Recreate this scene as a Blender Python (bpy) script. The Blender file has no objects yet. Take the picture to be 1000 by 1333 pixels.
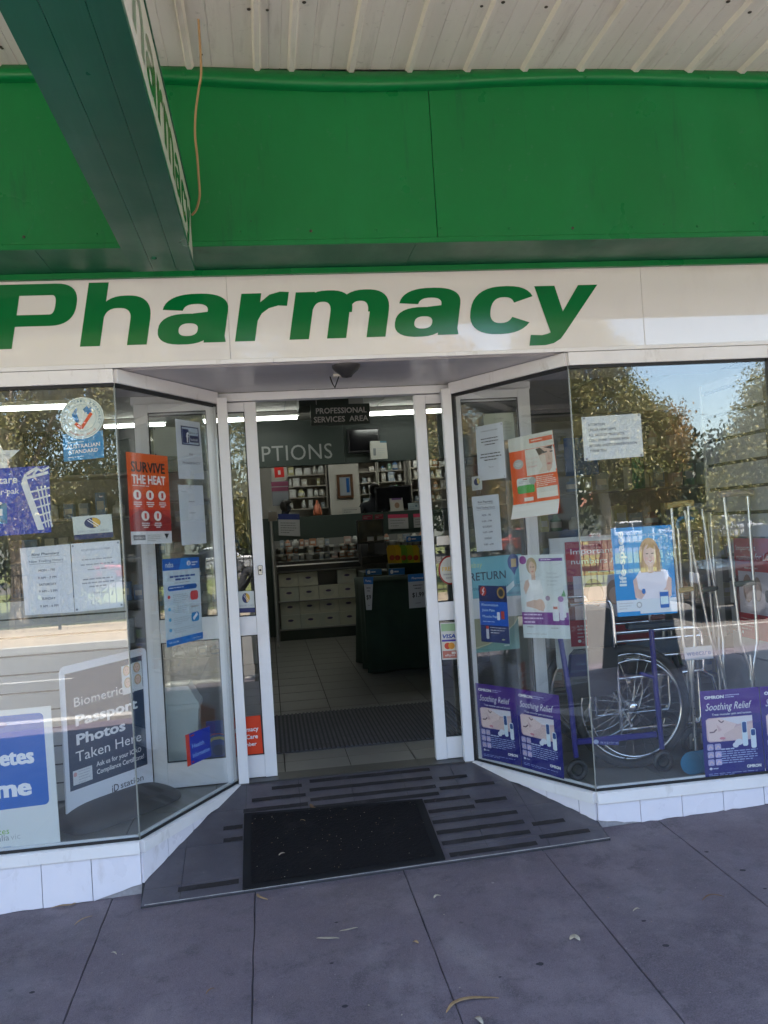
import bpy, bmesh, math, random
import numpy as np
from mathutils import Vector, Matrix
random.seed(7); rng = np.random.default_rng(7)
S = bpy.context.scene; COL = S.collection
rad = math.radians
# ------------------------------------------------------------------ camera
FPX = 1146.9; CAM = Vector((-0.017, -4.4124, 1.4292)); YAW, PIT, ROL = 0.1336, 0.0183, -0.062
FW = Vector((math.sin(YAW)*math.cos(PIT), math.cos(YAW)*math.cos(PIT), math.sin(PIT)))
_r = Vector((math.cos(YAW), -math.sin(YAW), 0)); _u = _r.cross(FW)
RT = math.cos(ROL)*_r + math.sin(ROL)*_u; UP = -math.sin(ROL)*_r + math.cos(ROL)*_u
cd = bpy.data.cameras.new('camera'); cam = bpy.data.objects.new('camera', cd); COL.objects.link(cam); S.camera = cam
cam.matrix_world = Matrix(((RT.x, UP.x, -FW.x, CAM.x), (RT.y, UP.y, -FW.y, CAM.y), (RT.z, UP.z, -FW.z, CAM.z), (0, 0, 0, 1)))
cd.sensor_fit = 'VERTICAL'; cd.sensor_height = 36; cd.lens = FPX/1333*36; cd.clip_start = .005; cd.clip_end = 600
# ------------------------------------------------------------------ light
SUN_EL, SUN_AZ = 71, 12          # from behind the shop, high summer noon
w = bpy.data.worlds.new('World'); S.world = w; w.use_nodes = True
sky = w.node_tree.nodes.new('ShaderNodeTexSky'); sky.sky_type = 'NISHITA'; sky.sun_disc = False
sky.sun_elevation = rad(SUN_EL); sky.sun_rotation = rad(SUN_AZ); sky.air_density = 1.0; sky.dust_density = 1.4; sky.ozone_density = 1.0
bg = w.node_tree.nodes['Background']; w.node_tree.links.new(sky.outputs[0], bg.inputs[0]); bg.inputs[1].default_value = 0.13
sl = bpy.data.lights.new('sun', 'SUN'); sun = bpy.data.objects.new('sun', sl); COL.objects.link(sun)
sl.energy = 5.0; sl.angle = rad(.5); sl.color = (1, .93, .83)
_sd = Vector((math.sin(rad(SUN_AZ))*math.cos(rad(SUN_EL)), math.cos(rad(SUN_AZ))*math.cos(rad(SUN_EL)), math.sin(rad(SUN_EL))))
sun.rotation_euler = _sd.to_track_quat('Z', 'Y').to_euler(); sun.location = (0, 5, 20)
S.view_settings.view_transform = 'Standard'; S.view_settings.look = 'None'; S.view_settings.gamma = 1
S.view_settings.exposure = 3.02; S.view_settings.use_curve_mapping = False
S.cycles.max_bounces = 10; S.cycles.transparent_max_bounces = 24; S.cycles.glossy_bounces = 5; S.cycles.diffuse_bounces = 4
TUBE = 2.6
# ------------------------------------------------------------------ pixel -> place helpers (real depth given each time)
def ray(x, y): return (FW*FPX + RT*(x-500) - UP*(y-666.5)).normalized()
def onY(x, y, Y): d = ray(x, y); return CAM + d*((Y-CAM.y)/d.y)
def onX(x, y, X): d = ray(x, y); return CAM + d*((X-CAM.x)/d.x)
def onZ(x, y, Z): d = ray(x, y); return CAM + d*((Z-CAM.z)/d.z)
def onP(x, y, P, n): d = ray(x, y); return CAM + d*((P-CAM).dot(n)/d.dot(n))
def refl(x, y, D): p = onY(x, y, D); return Vector((p.x, -D, p.z))   # where a thing stands whose mirror image in the front glass is at x, y
# ------------------------------------------------------------------ materials
M = {}
def mat(name, col, rough=.5, metal=0, var=0, scale=8, bump=0, bscale=60, spec=.5, coat=0, rvar=0, dirt=None, stretch=None):
    if name in M: return M[name]
    m = bpy.data.materials.new(name); m.use_nodes = True; t = m.node_tree; b = t.nodes['Principled BSDF']
    b.inputs['Base Color'].default_value = (*col, 1); b.inputs['Roughness'].default_value = rough
    b.inputs['Metallic'].default_value = metal; b.inputs['Specular IOR Level'].default_value = spec; b.inputs['Coat Weight'].default_value = coat
    L = t.links.new
    if var or bump or rvar or dirt:
        tc = t.nodes.new('ShaderNodeTexCoord'); src = tc.outputs['Object']
        if stretch:
            mp = t.nodes.new('ShaderNodeMapping'); mp.inputs['Scale'].default_value = stretch; L(src, mp.inputs[0]); src = mp.outputs[0]
    if var or rvar:
        n = t.nodes.new('ShaderNodeTexNoise'); n.inputs['Scale'].default_value = scale; n.inputs['Detail'].default_value = 6; n.inputs['Roughness'].default_value = .62; L(src, n.inputs[0])
    cur = None
    if var:
        r = t.nodes.new('ShaderNodeValToRGB'); r.color_ramp.elements[0].position = .3; r.color_ramp.elements[1].position = .72
        r.color_ramp.elements[0].color = (*[c*(1-var) for c in col], 1); r.color_ramp.elements[1].color = (*[min(1, c*(1+var)) for c in col], 1)
        L(n.outputs[0], r.inputs[0]); cur = r.outputs[0]
    if dirt:   # (colour, amount 0..1, scale)
        n2 = t.nodes.new('ShaderNodeTexNoise'); n2.inputs['Scale'].default_value = dirt[2]; n2.inputs['Detail'].default_value = 9; n2.inputs['Roughness'].default_value = .7; L(src, n2.inputs[0])
        r2 = t.nodes.new('ShaderNodeMapRange'); r2.inputs[1].default_value = .52; r2.inputs[2].default_value = .75; r2.inputs[3].default_value = 0; r2.inputs[4].default_value = dirt[1]; L(n2.outputs[0], r2.inputs[0])
        mx = t.nodes.new('ShaderNodeMix'); mx.data_type = 'RGBA'; L(r2.outputs[0], mx.inputs[0]); mx.inputs[6].default_value = (*col, 1); mx.inputs[7].default_value = (*dirt[0], 1)
        if cur: L(cur, mx.inputs[6])
        cur = mx.outputs[2]
    if cur: L(cur, b.inputs['Base Color'])
    if rvar:
        mr = t.nodes.new('ShaderNodeMapRange'); mr.inputs[1].default_value = .3; mr.inputs[2].default_value = .7; mr.inputs[3].default_value = max(0, rough-rvar); mr.inputs[4].default_value = rough+rvar
        L(n.outputs[0], mr.inputs[0]); L(mr.outputs[0], b.inputs['Roughness'])
    if bump:
        n3 = t.nodes.new('ShaderNodeTexNoise'); n3.inputs['Scale'].default_value = bscale; n3.inputs['Detail'].default_value = 5; L(src, n3.inputs[0])
        bp = t.nodes.new('ShaderNodeBump'); bp.inputs['Strength'].default_value = bump; bp.inputs['Distance'].default_value = .01; L(n3.outputs[0], bp.inputs['Height']); L(bp.outputs[0], b.inputs['Normal'])
    M[name] = m; return m
def P(col, rough=.42):   # flat printed ink / paper
    return mat('ink_%02x%02x%02x_%d' % (*[int(c*255) for c in col], int(rough*100)), col, rough, spec=.4)
def h(s):                # sRGB hex -> linear
    v = [int(s[i:i+2], 16)/255 for i in (0, 2, 4)]
    return tuple(c/12.92 if c < .04045 else ((c+.055)/1.055)**2.4 for c in v)
def glass_mat(name, tint=(.96, .98, .97), ior=1.5, dirt=.0):
    m = bpy.data.materials.new(name); m.use_nodes = True; t = m.node_tree; N = t.nodes; L = t.links.new; N.remove(N['Principled BSDF'])
    tr = N.new('ShaderNodeBsdfTransparent'); tr.inputs[0].default_value = (*tint, 1)
    gl = N.new('ShaderNodeBsdfGlossy'); gl.inputs['Roughness'].default_value = 0; gl.inputs[0].default_value = (1, 1, 1, 1)
    g = N.new('ShaderNodeNewGeometry'); ma = N.new('ShaderNodeMath'); ma.operation = 'MULTIPLY_ADD'; L(g.outputs['Backfacing'], ma.inputs[0]); ma.inputs[1].default_value = 1/ior-ior; ma.inputs[2].default_value = ior
    fr = N.new('ShaderNodeFresnel'); L(ma.outputs[0], fr.inputs[0])
    mx = N.new('ShaderNodeMixShader'); L(fr.outputs[0], mx.inputs[0]); L(tr.outputs[0], mx.inputs[1]); L(gl.outputs[0], mx.inputs[2])
    out = mx.outputs[0]
    if dirt:
        tc = N.new('ShaderNodeTexCoord'); n = N.new('ShaderNodeTexNoise'); n.inputs['Scale'].default_value = 3; n.inputs['Detail'].default_value = 8; L(tc.outputs['Object'], n.inputs[0])
        mr = N.new('ShaderNodeMapRange'); mr.inputs[1].default_value = .4; mr.inputs[2].default_value = .8; mr.inputs[3].default_value = dirt*.3; mr.inputs[4].default_value = dirt; L(n.outputs[0], mr.inputs[0])
        df = N.new('ShaderNodeBsdfDiffuse'); df.inputs[0].default_value = (.7, .7, .68, 1)
        m2 = N.new('ShaderNodeMixShader'); L(mr.outputs[0], m2.inputs[0]); L(out, m2.inputs[1]); L(df.outputs[0], m2.inputs[2]); out = m2.outputs[0]
    L(out, N['Material Output'].inputs[0]); M[name] = m; return m
def emit(name, col, s):
    m = bpy.data.materials.new(name); m.use_nodes = True; t = m.node_tree; b = t.nodes['Principled BSDF']
    b.inputs['Emission Color'].default_value = (*col, 1); b.inputs['Emission Strength'].default_value = s; b.inputs['Base Color'].default_value = (.8, .8, .8, 1); M[name] = m; return m
# ------------------------------------------------------------------ mesh builder
def basis(d):
    d = d.normalized(); a = Vector((0, 0, 1)) if abs(d.z) < .9 else Vector((1, 0, 0)); u = d.cross(a).normalized(); return u, d.cross(u)
class MB:
    def __init__(s): s.v = []; s.f = []; s.m = []; s.sm = []; s.mats = []
    def mi(s, m):
        if m not in s.mats: s.mats.append(m)
        return s.mats.index(m)
    def add(s, vs, fs, m, smooth=False):
        o = len(s.v); s.v += [tuple(v) for v in vs]; i = s.mi(m)
        for f in fs: s.f.append([o+k for k in f]); s.m.append(i); s.sm.append(smooth)
    def box(s, a, b, m, bev=0, T=None):
        x0, y0, z0 = [min(p, q) for p, q in zip(a, b)]; x1, y1, z1 = [max(p, q) for p, q in zip(a, b)]
        if bev:
            e = min(bev, (x1-x0)*.45, (y1-y0)*.45, (z1-z0)*.45); vs = []
            for i in range(8):
                X, Y, Z = (x1 if i & 1 else x0), (y1 if i & 2 else y0), (z1 if i & 4 else z0); sx, sy, sz = (-1 if i & 1 else 1), (-1 if i & 2 else 1), (-1 if i & 4 else 1)
                vs += [(X, Y+sy*e, Z+sz*e), (X+sx*e, Y, Z+sz*e), (X+sx*e, Y+sy*e, Z)]
            def q(ax, i4): return [i*3+ax for i in i4]
            fs = [q(0, (0, 4, 6, 2)), q(0, (1, 3, 7, 5)), q(1, (0, 1, 5, 4)), q(1, (2, 6, 7, 3)), q(2, (0, 2, 3, 1)), q(2, (4, 5, 7, 6))]
            for (i, j, A, B) in [(0,1,1,2),(2,3,1,2),(4,5,1,2),(6,7,1,2),(0,2,0,2),(1,3,0,2),(4,6,0,2),(5,7,0,2),(0,4,0,1),(1,5,0,1),(2,6,0,1),(3,7,0,1)]: fs.append([i*3+A, j*3+A, j*3+B, i*3+B])
            for i in range(8): fs.append([i*3, i*3+1, i*3+2])
        else:
            vs = [(x1 if i & 1 else x0, y1 if i & 2 else y0, z1 if i & 4 else z0) for i in range(8)]
            fs = [(0, 4, 6, 2), (1, 3, 7, 5), (0, 1, 5, 4), (2, 6, 7, 3), (0, 2, 3, 1), (4, 5, 7, 6)]
        if T: vs = [T @ Vector(v) for v in vs]
        s.add(vs, fs, m)
    def tube(s, pts, r, m, n=8, caps=True, r2=None):
        pts = [Vector(p) for p in pts]; vs = []; fs = []; u = None
        for i, p in enumerate(pts):
            d = (pts[min(i+1, len(pts)-1)]-pts[max(i-1, 0)]).normalized()
            if u is None: u, w_ = basis(d)
            else: u = (u-d*u.dot(d)).normalized(); w_ = d.cross(u)
            rr = r if r2 is None else r+(r2-r)*i/(len(pts)-1)
            for k in range(n): a = 2*math.pi*k/n; vs.append(p+u*(math.cos(a)*rr)+w_*(math.sin(a)*rr))
        for i in range(len(pts)-1):
            for k in range(n): fs.append((i*n+k, i*n+(k+1) % n, (i+1)*n+(k+1) % n, (i+1)*n+k))
        s.add(vs, fs, m, True)
        if caps: s.add(vs[:n][::-1], [tuple(range(n))], m); s.add(vs[-n:], [tuple(range(n))], m)
    def lathe(s, prof, c, m, n=20, axis='Z', smooth=True):   # prof: (radius, height)
        vs = []; c = Vector(c)
        for r, z in prof:
            for k in range(n):
                a = 2*math.pi*k/n; x, y = r*math.cos(a), r*math.sin(a)
                vs.append(c+Vector({'Z': (x, y, z), 'Y': (x, z, y), 'X': (z, x, y)}[axis]))
        fs = [(i*n+k, i*n+(k+1) % n, (i+1)*n+(k+1) % n, (i+1)*n+k) for i in range(len(prof)-1) for k in range(n)]
        s.add(vs, fs, m, smooth)
    def torus(s, c, R, r, m, axis='Y', n=40, k=8, a0=0, a1=2*math.pi):
        closed = abs(a1-a0-2*math.pi) < 1e-6; c = Vector(c); vs = []; N = n if closed else n+1
        for i in range(N):
            a = a0+(a1-a0)*i/n
            for j in range(k):
                b = 2*math.pi*j/k; q = R+r*math.cos(b); x, y, z = q*math.cos(a), q*math.sin(a), r*math.sin(b)
                vs.append(c+Vector({'Y': (x, z, y), 'X': (z, x, y), 'Z': (x, y, z)}[axis]))
        fs = [(i % N*k+j, i % N*k+(j+1) % k, (i+1) % N*k+(j+1) % k, (i+1) % N*k+j) for i in range(n) for j in range(k)]
        s.add(vs, fs, m, True)
    def ell(s, c, r, m, n=16, k=10):
        c = Vector(c); vs = []; fs = []
        for i in range(k+1):
            t = math.pi*i/k
            for j in range(n): a = 2*math.pi*j/n; vs.append(c+Vector((r[0]*math.sin(t)*math.cos(a), r[1]*math.sin(t)*math.sin(a), r[2]*math.cos(t))))
        for i in range(k):
            for j in range(n): fs.append((i*n+j, (i+1)*n+j, (i+1)*n+(j+1) % n, i*n+(j+1) % n))
        s.add(vs, fs, m, True)
    def prism(s, poly, depth, m):    # poly: 3-D points (planar), depth: Vector
        n = len(poly); poly = [Vector(p) for p in poly]; d = Vector(depth); vs = poly+[p+d for p in poly]
        s.add(vs, [tuple(range(n))[::-1], tuple(range(n, 2*n))]+[(i, (i+1) % n, n+(i+1) % n, n+i) for i in range(n)], m)
    def build(s, name, parent=None, recalc=True, loc=None):
        me = bpy.data.meshes.new(name); me.from_pydata(s.v, [], s.f)
        for m in s.mats: me.materials.append(m)
        me.polygons.foreach_set('material_index', s.m); me.polygons.foreach_set('use_smooth', s.sm)
        if recalc:
            b = bmesh.new(); b.from_mesh(me); bmesh.ops.recalc_face_normals(b, faces=b.faces); b.to_mesh(me); b.free()
        me.update(); o = bpy.data.objects.new(name, me); COL.objects.link(o)
        if parent: o.parent = parent; o.matrix_parent_inverse = Matrix.Identity(4)
        if loc: o.location = loc
        return o
def tag(o, label=None, cat=None, group=None, kind=None):
    if label: o['label'] = label
    if cat: o['category'] = cat
    if group: o['group'] = group
    if kind: o['kind'] = kind
    return o
def empty(name, label, cat, loc=(0, 0, 0), rz=0, group=None, kind=None):
    o = bpy.data.objects.new(name, None); COL.objects.link(o); o.location = loc; o.rotation_euler = (0, 0, rz); o.empty_display_size = .1
    return tag(o, label, cat, group, kind)
def box1(name, a, b, m, parent=None, bev=0):
    k = MB(); k.box(a, b, m, bev); return k.build(name, parent)
def inst(me, name, parent=None, loc=(0, 0, 0), rz=0, scale=(1, 1, 1)):
    o = bpy.data.objects.new(name, me); COL.objects.link(o); o.parent = parent; o.location = loc; o.rotation_euler = (0, 0, rz); o.scale = scale; return o
def copy_tree(o, parent=None):
    c = o.copy(); COL.objects.link(c); c.parent = parent
    for ch in list(o.children): copy_tree(ch, c)
    return c
# ------------------------------------------------------------------ lettering
_tc = {}
def text2d(s, bold=0., shear=0., res=3, space=1.0):
    k = (s, bold, shear, res, space)
    if k in _tc: return _tc[k]
    c = bpy.data.curves.new('t', 'FONT'); c.body = s; c.size = 1; c.shear = shear; c.resolution_u = res; c.space_character = space; c.fill_mode = 'FRONT'
    o = bpy.data.objects.new('t', c); COL.objects.link(o); bpy.context.view_layer.update()
    me = bpy.data.meshes.new_from_object(o.evaluated_get(bpy.context.evaluated_depsgraph_get()))
    vs = np.array([v.co[:2] for v in me.vertices]) if len(me.vertices) else np.zeros((0, 2)); fs = [tuple(p.vertices) for p in me.polygons]
    vs = np.hstack([vs, np.zeros((len(vs), 1))]); n0 = len(vs)
    if bold and n0:      # heavier weight: copies shifted round a small ring, each on its own hair-thin layer
        nc = 16 if bold > .04 else 8 if bold > .02 else 4; out = [vs]; f0 = list(fs); yb = .55 if bold > .04 else .8
        for i in range(nc): a = 2*math.pi*(i+(0 if nc > 8 else .5))/nc; ca, sa = math.cos(a), math.sin(a); mx_ = max(abs(ca), abs(sa)); q = vs.copy(); q[:, 0] += bold*ca/mx_; q[:, 1] += bold*sa/mx_*yb; q[:, 2] = i+1; out.append(q); fs = fs+[tuple(v+n0*(i+1) for v in f) for f in f0]
        vs = np.concatenate(out)
    bpy.data.objects.remove(o); bpy.data.curves.remove(c); bpy.data.meshes.remove(me); _tc[k] = (vs, fs); return vs, fs
def rrect(x, y, w_, h_, rx, ry, n=5):
    pts = []
    for cx, cy, a in ((x+w_-rx, y+ry, -90), (x+w_-rx, y+h_-ry, 0), (x+rx, y+h_-ry, 90), (x+rx, y+ry, 180)):
        for i in range(n+1): t = rad(a+90*i/n); pts.append((cx+rx*math.cos(t), cy+ry*math.sin(t)))
    return pts
def sheet(name, label, cat, C4, items, bg=(.8, .8, .8), group=None, thick=.0012, shape=None, parent=None, curl=0, kindname='paper', rough=.42):
    """flat print: C4 = TL,TR,BR,BL in the place; items drawn in unit coordinates, v downwards."""
    TL, TR, BR, BL = [Vector(c) for c in C4]
    n = (BL-TL).cross(TR-TL).normalized()
    if n.dot(CAM-TL) < 0: n = -n
    W = ((TR-TL).length+(BR-BL).length)/2; H = ((BL-TL).length+(BR-TR).length)/2
    def mp(u, v, off=0):
        p = (TL*(1-u)+TR*u)*(1-v)+(BL*(1-u)+BR*u)*v
        c = 0 if not curl else curl*max(0, v-.7)**2*10
        return p+n*(off+c)
    root = tag(bpy.data.objects.new(name, None), label, cat, group); COL.objects.link(root)
    if parent: root.parent = parent
    base = MB(); shp = shape or [(0, 0), (1, 0), (1, 1), (0, 1)]
    if curl:
        nv = 12
        vs = [mp(u, i/nv, o_) for i in range(nv+1) for u in (0, 1) for o_ in (0, -thick)]
        fs = []
        for i in range(nv): a = i*4; fs += [(a, a+2, a+6, a+4), (a+1, a+5, a+7, a+3), (a, a+4, a+5, a+1), (a+2, a+3, a+7, a+6)]
        fs += [(0, 1, 3, 2), (nv*4, nv*4+2, nv*4+3, nv*4+1)]
        base.add(vs, fs, P(bg, rough))
    else: base.prism([mp(u, v) for u, v in shp], -n*thick, P(bg, rough))
    base.build(kindname, root)
    g = MB(); t = MB(); lay = [0]
    def off(): lay[0] += 1; return .00025+lay[0]*.00012
    for it in items:
        k = it[0]
        if k == 'r':
            _, x, y, w_, h_, c = it; o_ = off(); nn = max(1, int(h_/.08)) if curl else 1
            for i in range(nn): g.add([mp(x, y+h_*i/nn, o_), mp(x+w_, y+h_*i/nn, o_), mp(x+w_, y+h_*(i+1)/nn, o_), mp(x, y+h_*(i+1)/nn, o_)], [(0, 1, 2, 3)], P(c, rough))
        elif k == 'rr':
            _, x, y, w_, h_, rr, c = it; o_ = off(); pts = rrect(x, y, w_, h_, rr*min(1, H/W) if W > H else rr, rr*W/H if W <= H else rr); g.add([mp(a, b, o_) for a, b in pts], [tuple(range(len(pts)))], P(c, rough))
        elif k == 'e':
            _, x, y, rx, ry, c = it; o_ = off(); g.add([mp(x+rx*math.cos(a*math.pi/12), y+ry*math.sin(a*math.pi/12), o_) for a in range(24)], [tuple(range(24))], P(c, rough))
        elif k == 'p':
            _, pts, c = it; o_ = off(); g.add([mp(a, b, o_) for a, b in pts], [tuple(range(len(pts)))], P(c, rough))
        elif k == 'l':      # polyline stroke
            _, pts, wd, c = it; o_ = off()
            for (a, b), (c2, d2) in zip(pts, pts[1:]):
                A = Vector((a*W, b*H)); B = Vector((c2*W, d2*H)); q = (B-A); 
                if q.length < 1e-6: continue
                q = Vector((-q.y, q.x)).normalized()*wd*W/2
                g.add([mp((X.x)/W, (X.y)/H, o_) for X in (A+q, B+q, B-q, A-q)], [(0, 1, 2, 3)], P(c, rough))
        elif k == 'w':      # lines too small to read: word-length dashes  (x, y, w, nlines, pitch, thick, colour[, align])
            _, x, y, w_, nl, pt, th, c = it[:8]; al = it[8] if len(it) > 8 else 'l'; o_ = off(); R_ = random.Random(int((x+y*7)*1e4))
            for i in range(nl):
                L_ = w_*(1 if i < nl-1 else .6)*R_.uniform(.82, 1); px = x if al == 'l' else x+(w_-L_)/2; e = px+L_
                while px < e:
                    ww = min(e-px, w_*R_.uniform(.05, .2)); yy = y+i*pt
                    g.add([mp(px, yy, o_), mp(px+ww, yy, o_), mp(px+ww, yy+th, o_), mp(px, yy+th, o_)], [(0, 1, 2, 3)], P(c, rough)); px += ww+w_*.025
        elif k == 't':      # text: (s, x, y_base, cap height as fraction of H, colour, align, dict)
            _, s_, x, y, sz, c, al = it[:7]; kw = it[7] if len(it) > 7 else {}
            vs, fs = text2d(s_, kw.get('b', 0), kw.get('sh', 0), kw.get('res', 2), kw.get('sp', 1.0))
            if not len(vs): continue
            o_ = off(); sy = sz/.73; sx = sy*H/W*kw.get('sx', 1)
            x0, x1 = vs[:, 0].min(), vs[:, 0].max()
            if 'w' in kw: sx = kw['w']/(x1-x0)
            dx = {'l': -x0, 'c': -(x0+x1)/2, 'r': -x1}[al]; ro = kw.get('rise', 0)
            t.add([mp(x+(a+dx)*sx, y-b*sy-ro*(a+dx)*sx, o_+l_*1.2e-5) for a, b, l_ in vs], fs, P(c, rough))
        elif k == 'arc':    # text round a circle (s, cx, cy, R(frac of W), a0, a1, size, colour, inward)
            _, s_, cx, cy, R0, a0, a1, sz, c, inv = it; o_ = off()
            for i, ch in enumerate(s_):
                if ch == ' ': continue
                vs, fs = text2d(ch, .01, 0, 1); a = rad(a0+(a1-a0)*i/max(1, len(s_)-1)); ox = (vs[:, 0].min()+vs[:, 0].max())/2
                out = []
                for X, Y, l_ in vs:
                    X = (X-ox)*sz; Y = (Y-.35)*sz*(-1 if inv else 1)
                    if inv: X = -X
                    rr = R0+Y; aa = a-X/R0*1.0
                    out.append(mp(cx+rr*math.cos(aa), cy-rr*math.sin(aa)*W/H, o_+l_*1.2e-5))
                t.add(out, fs, P(c, rough))
    if g.f: g.build('print', root, recalc=False)
    if t.f: t.build('lettering', root, recalc=False)
    return root
def face(cx, cy, s, asp, hair, skin=(.75, .5, .38), top=(.8, .8, .85), eyes=True):
    """small printed portrait: hair, face, eyes, mouth, shoulders (asp = W/H)."""
    a = asp; it = [('e', cx, cy+.1*s*a, .52*s, .66*s*a, hair), ('p', [(cx-.8*s, cy+1.5*s*a), (cx-.6*s, cy+.85*s*a), (cx-.2*s, cy+.7*s*a), (cx+.2*s, cy+.7*s*a), (cx+.6*s, cy+.85*s*a), (cx+.8*s, cy+1.5*s*a)], top),
        ('r', cx-.13*s, cy+.35*s*a, .26*s, .42*s*a, tuple(c*.85 for c in skin)), ('e', cx, cy+.1*s*a, .36*s, .48*s*a, skin)]
    if eyes:
        for d in (-.14, .14): it += [('e', cx+d*s, cy+.04*s*a, .055*s, .03*s*a, (.05, .03, .03)), ('r', cx+d*s-.07*s, cy-.06*s*a, .14*s, .02*s*a, tuple(c*.5 for c in hair))]
        it += [('e', cx, cy+.33*s*a, .1*s, .03*s*a, (.5, .12, .12)), ('p', [(cx, cy+.05*s*a), (cx+.04*s, cy+.2*s*a), (cx-.03*s, cy+.2*s*a)], tuple(c*.8 for c in skin))]
    return it

def layered(name, base, layers, rough=.6, bumps=(), rrange=None, spec=.5):
    """layers: (kind, scale, lo, hi, colour, amount, stretch) mixed one over another; all in place coordinates."""
    m = bpy.data.materials.new(name); m.use_nodes = True; t = m.node_tree; N = t.nodes; L = t.links.new; b = N['Principled BSDF']; g = N.new('ShaderNodeNewGeometry'); b.inputs['Specular IOR Level'].default_value = spec
    cur = N.new('ShaderNodeRGB').outputs[0]; cur.default_value = (*base, 1); last = None
    for kind, sc, lo, hi, col, am, st in layers:
        mp = N.new('ShaderNodeMapping'); mp.inputs['Scale'].default_value = st or (1, 1, 1); mp.inputs['Location'].default_value = (sc*.37, sc*.11, 1.7); L(g.outputs['Position'], mp.inputs[0])
        if kind == 'v': n = N.new('ShaderNodeTexVoronoi'); n.inputs['Scale'].default_value = sc; n.inputs['Randomness'].default_value = 1
        else: n = N.new('ShaderNodeTexNoise'); n.inputs['Scale'].default_value = sc; n.inputs['Detail'].default_value = 8; n.inputs['Roughness'].default_value = .65
        L(mp.outputs[0], n.inputs['Vector']); mr = N.new('ShaderNodeMapRange'); mr.inputs[1].default_value = lo; mr.inputs[2].default_value = hi; mr.inputs[3].default_value = 0; mr.inputs[4].default_value = am; L(n.outputs['Distance' if kind == 'v' else 0], mr.inputs[0])
        mx = N.new('ShaderNodeMix'); mx.data_type = 'RGBA'; L(mr.outputs[0], mx.inputs[0]); L(cur, mx.inputs[6]); mx.inputs[7].default_value = (*col, 1); cur = mx.outputs[2]; last = mr
    L(cur, b.inputs['Base Color']); b.inputs['Roughness'].default_value = rough
    if rrange:
        n = N.new('ShaderNodeTexNoise'); n.inputs['Scale'].default_value = rrange[2]; n.inputs['Detail'].default_value = 6; L(g.outputs['Position'], n.inputs['Vector']); mr = N.new('ShaderNodeMapRange'); mr.inputs[1].default_value = .35; mr.inputs[2].default_value = .65; mr.inputs[3].default_value = rrange[0]; mr.inputs[4].default_value = rrange[1]; L(n.outputs[0], mr.inputs[0]); L(mr.outputs[0], b.inputs['Roughness'])
    prev = None
    for sc, st_, dist in bumps:
        n = N.new('ShaderNodeTexNoise'); n.inputs['Scale'].default_value = sc; n.inputs['Detail'].default_value = 4; L(g.outputs['Position'], n.inputs['Vector']); bp = N.new('ShaderNodeBump'); bp.inputs['Strength'].default_value = st_; bp.inputs['Distance'].default_value = dist; L(n.outputs[0], bp.inputs['Height'])
        if prev: L(prev.outputs[0], bp.inputs['Normal'])
        prev = bp
    if prev: L(prev.outputs[0], b.inputs['Normal'])
    M[name] = m; return m
# ================================================================== materials used everywhere
WHT = layered('white_paint', (.80, .78, .78), [('n', 2.5, .45, .75, (.66, .62, .6), .6, None), ('n', 11, .6, .75, (.42, .38, .35), .55, (1, 1, .35)), ('v', 7, .03, .012, (.25, .2, .17), .6, None)], .36, [(30, .08, .004)], (.28, .5, 5))
ALU = mat('white_aluminium', (.77, .77, .79), .3, var=.03, scale=4, dirt=((.5, .48, .46), .25, 5))
TILEW = layered('white_tile', (.78, .75, .80), [('n', 1.6, .4, .7, (.68, .65, .70), .7, None), ('n', 9, .58, .74, (.48, .43, .42), .55, (1, 1, .4)), ('v', 9, .03, .012, (.28, .23, .2), .5, None)], .28, [(18, .05, .004)], (.2, .42, 4))
GROUT = mat('grout', (.34, .32, .33), .9, var=.2, scale=40)
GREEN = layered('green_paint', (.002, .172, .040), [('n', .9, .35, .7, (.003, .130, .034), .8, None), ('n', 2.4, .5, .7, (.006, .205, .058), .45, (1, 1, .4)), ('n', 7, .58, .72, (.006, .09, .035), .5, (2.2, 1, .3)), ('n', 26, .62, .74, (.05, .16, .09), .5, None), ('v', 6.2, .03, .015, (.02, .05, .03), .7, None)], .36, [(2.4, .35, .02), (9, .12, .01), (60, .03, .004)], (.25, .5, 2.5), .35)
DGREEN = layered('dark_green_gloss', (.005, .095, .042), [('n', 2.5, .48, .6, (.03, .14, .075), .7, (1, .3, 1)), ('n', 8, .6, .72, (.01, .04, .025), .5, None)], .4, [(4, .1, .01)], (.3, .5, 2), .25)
BEAMG = layered('dark_green_metal', (.004, .105, .052), [('n', 1.1, .4, .7, (.010, .075, .045), .7, (3, .3, 1)), ('n', 3, .5, .7, (.03, .13, .085), .5, (6, .2, 1)), ('v', 5, .04, .015, (.01, .04, .03), .7, None)], .36, [(3, .12, .01)], (.26, .45, 3), .3)
CREAM = layered('cream_sheet_metal', (.85, .77, .69), [('n', .8, .4, .7, (.66, .57, .49), .7, (3, .4, 1)), ('n', 3, .55, .72, (.46, .38, .31), .5, (5, .5, 1)), ('n', 30, .6, .75, (.4, .33, .27), .5, None)], .42, [(6, .15, .01)], (.35, .55, 2))
SIGNW = mat('white_acrylic', (.74, .70, .69), .35, var=.03, scale=1.2, dirt=((.5, .44, .4), .22, 2.5), spec=.5, coat=1, stretch=(1, 1, .5)); SIGNW.node_tree.nodes['Principled BSDF'].inputs['Coat Roughness'].default_value = .02; SIGNW.node_tree.nodes['Principled BSDF'].inputs['Coat IOR'].default_value = 1.6
SIGNG = mat('green_vinyl', h('0a6a36'), .12, var=.05, scale=2, spec=.6)
BLK = mat('black_rubber', (.012, .012, .013), .6, var=.2, scale=30)
DIRTB = mat('screw_rust', (.06, .045, .035), .7)
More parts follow.
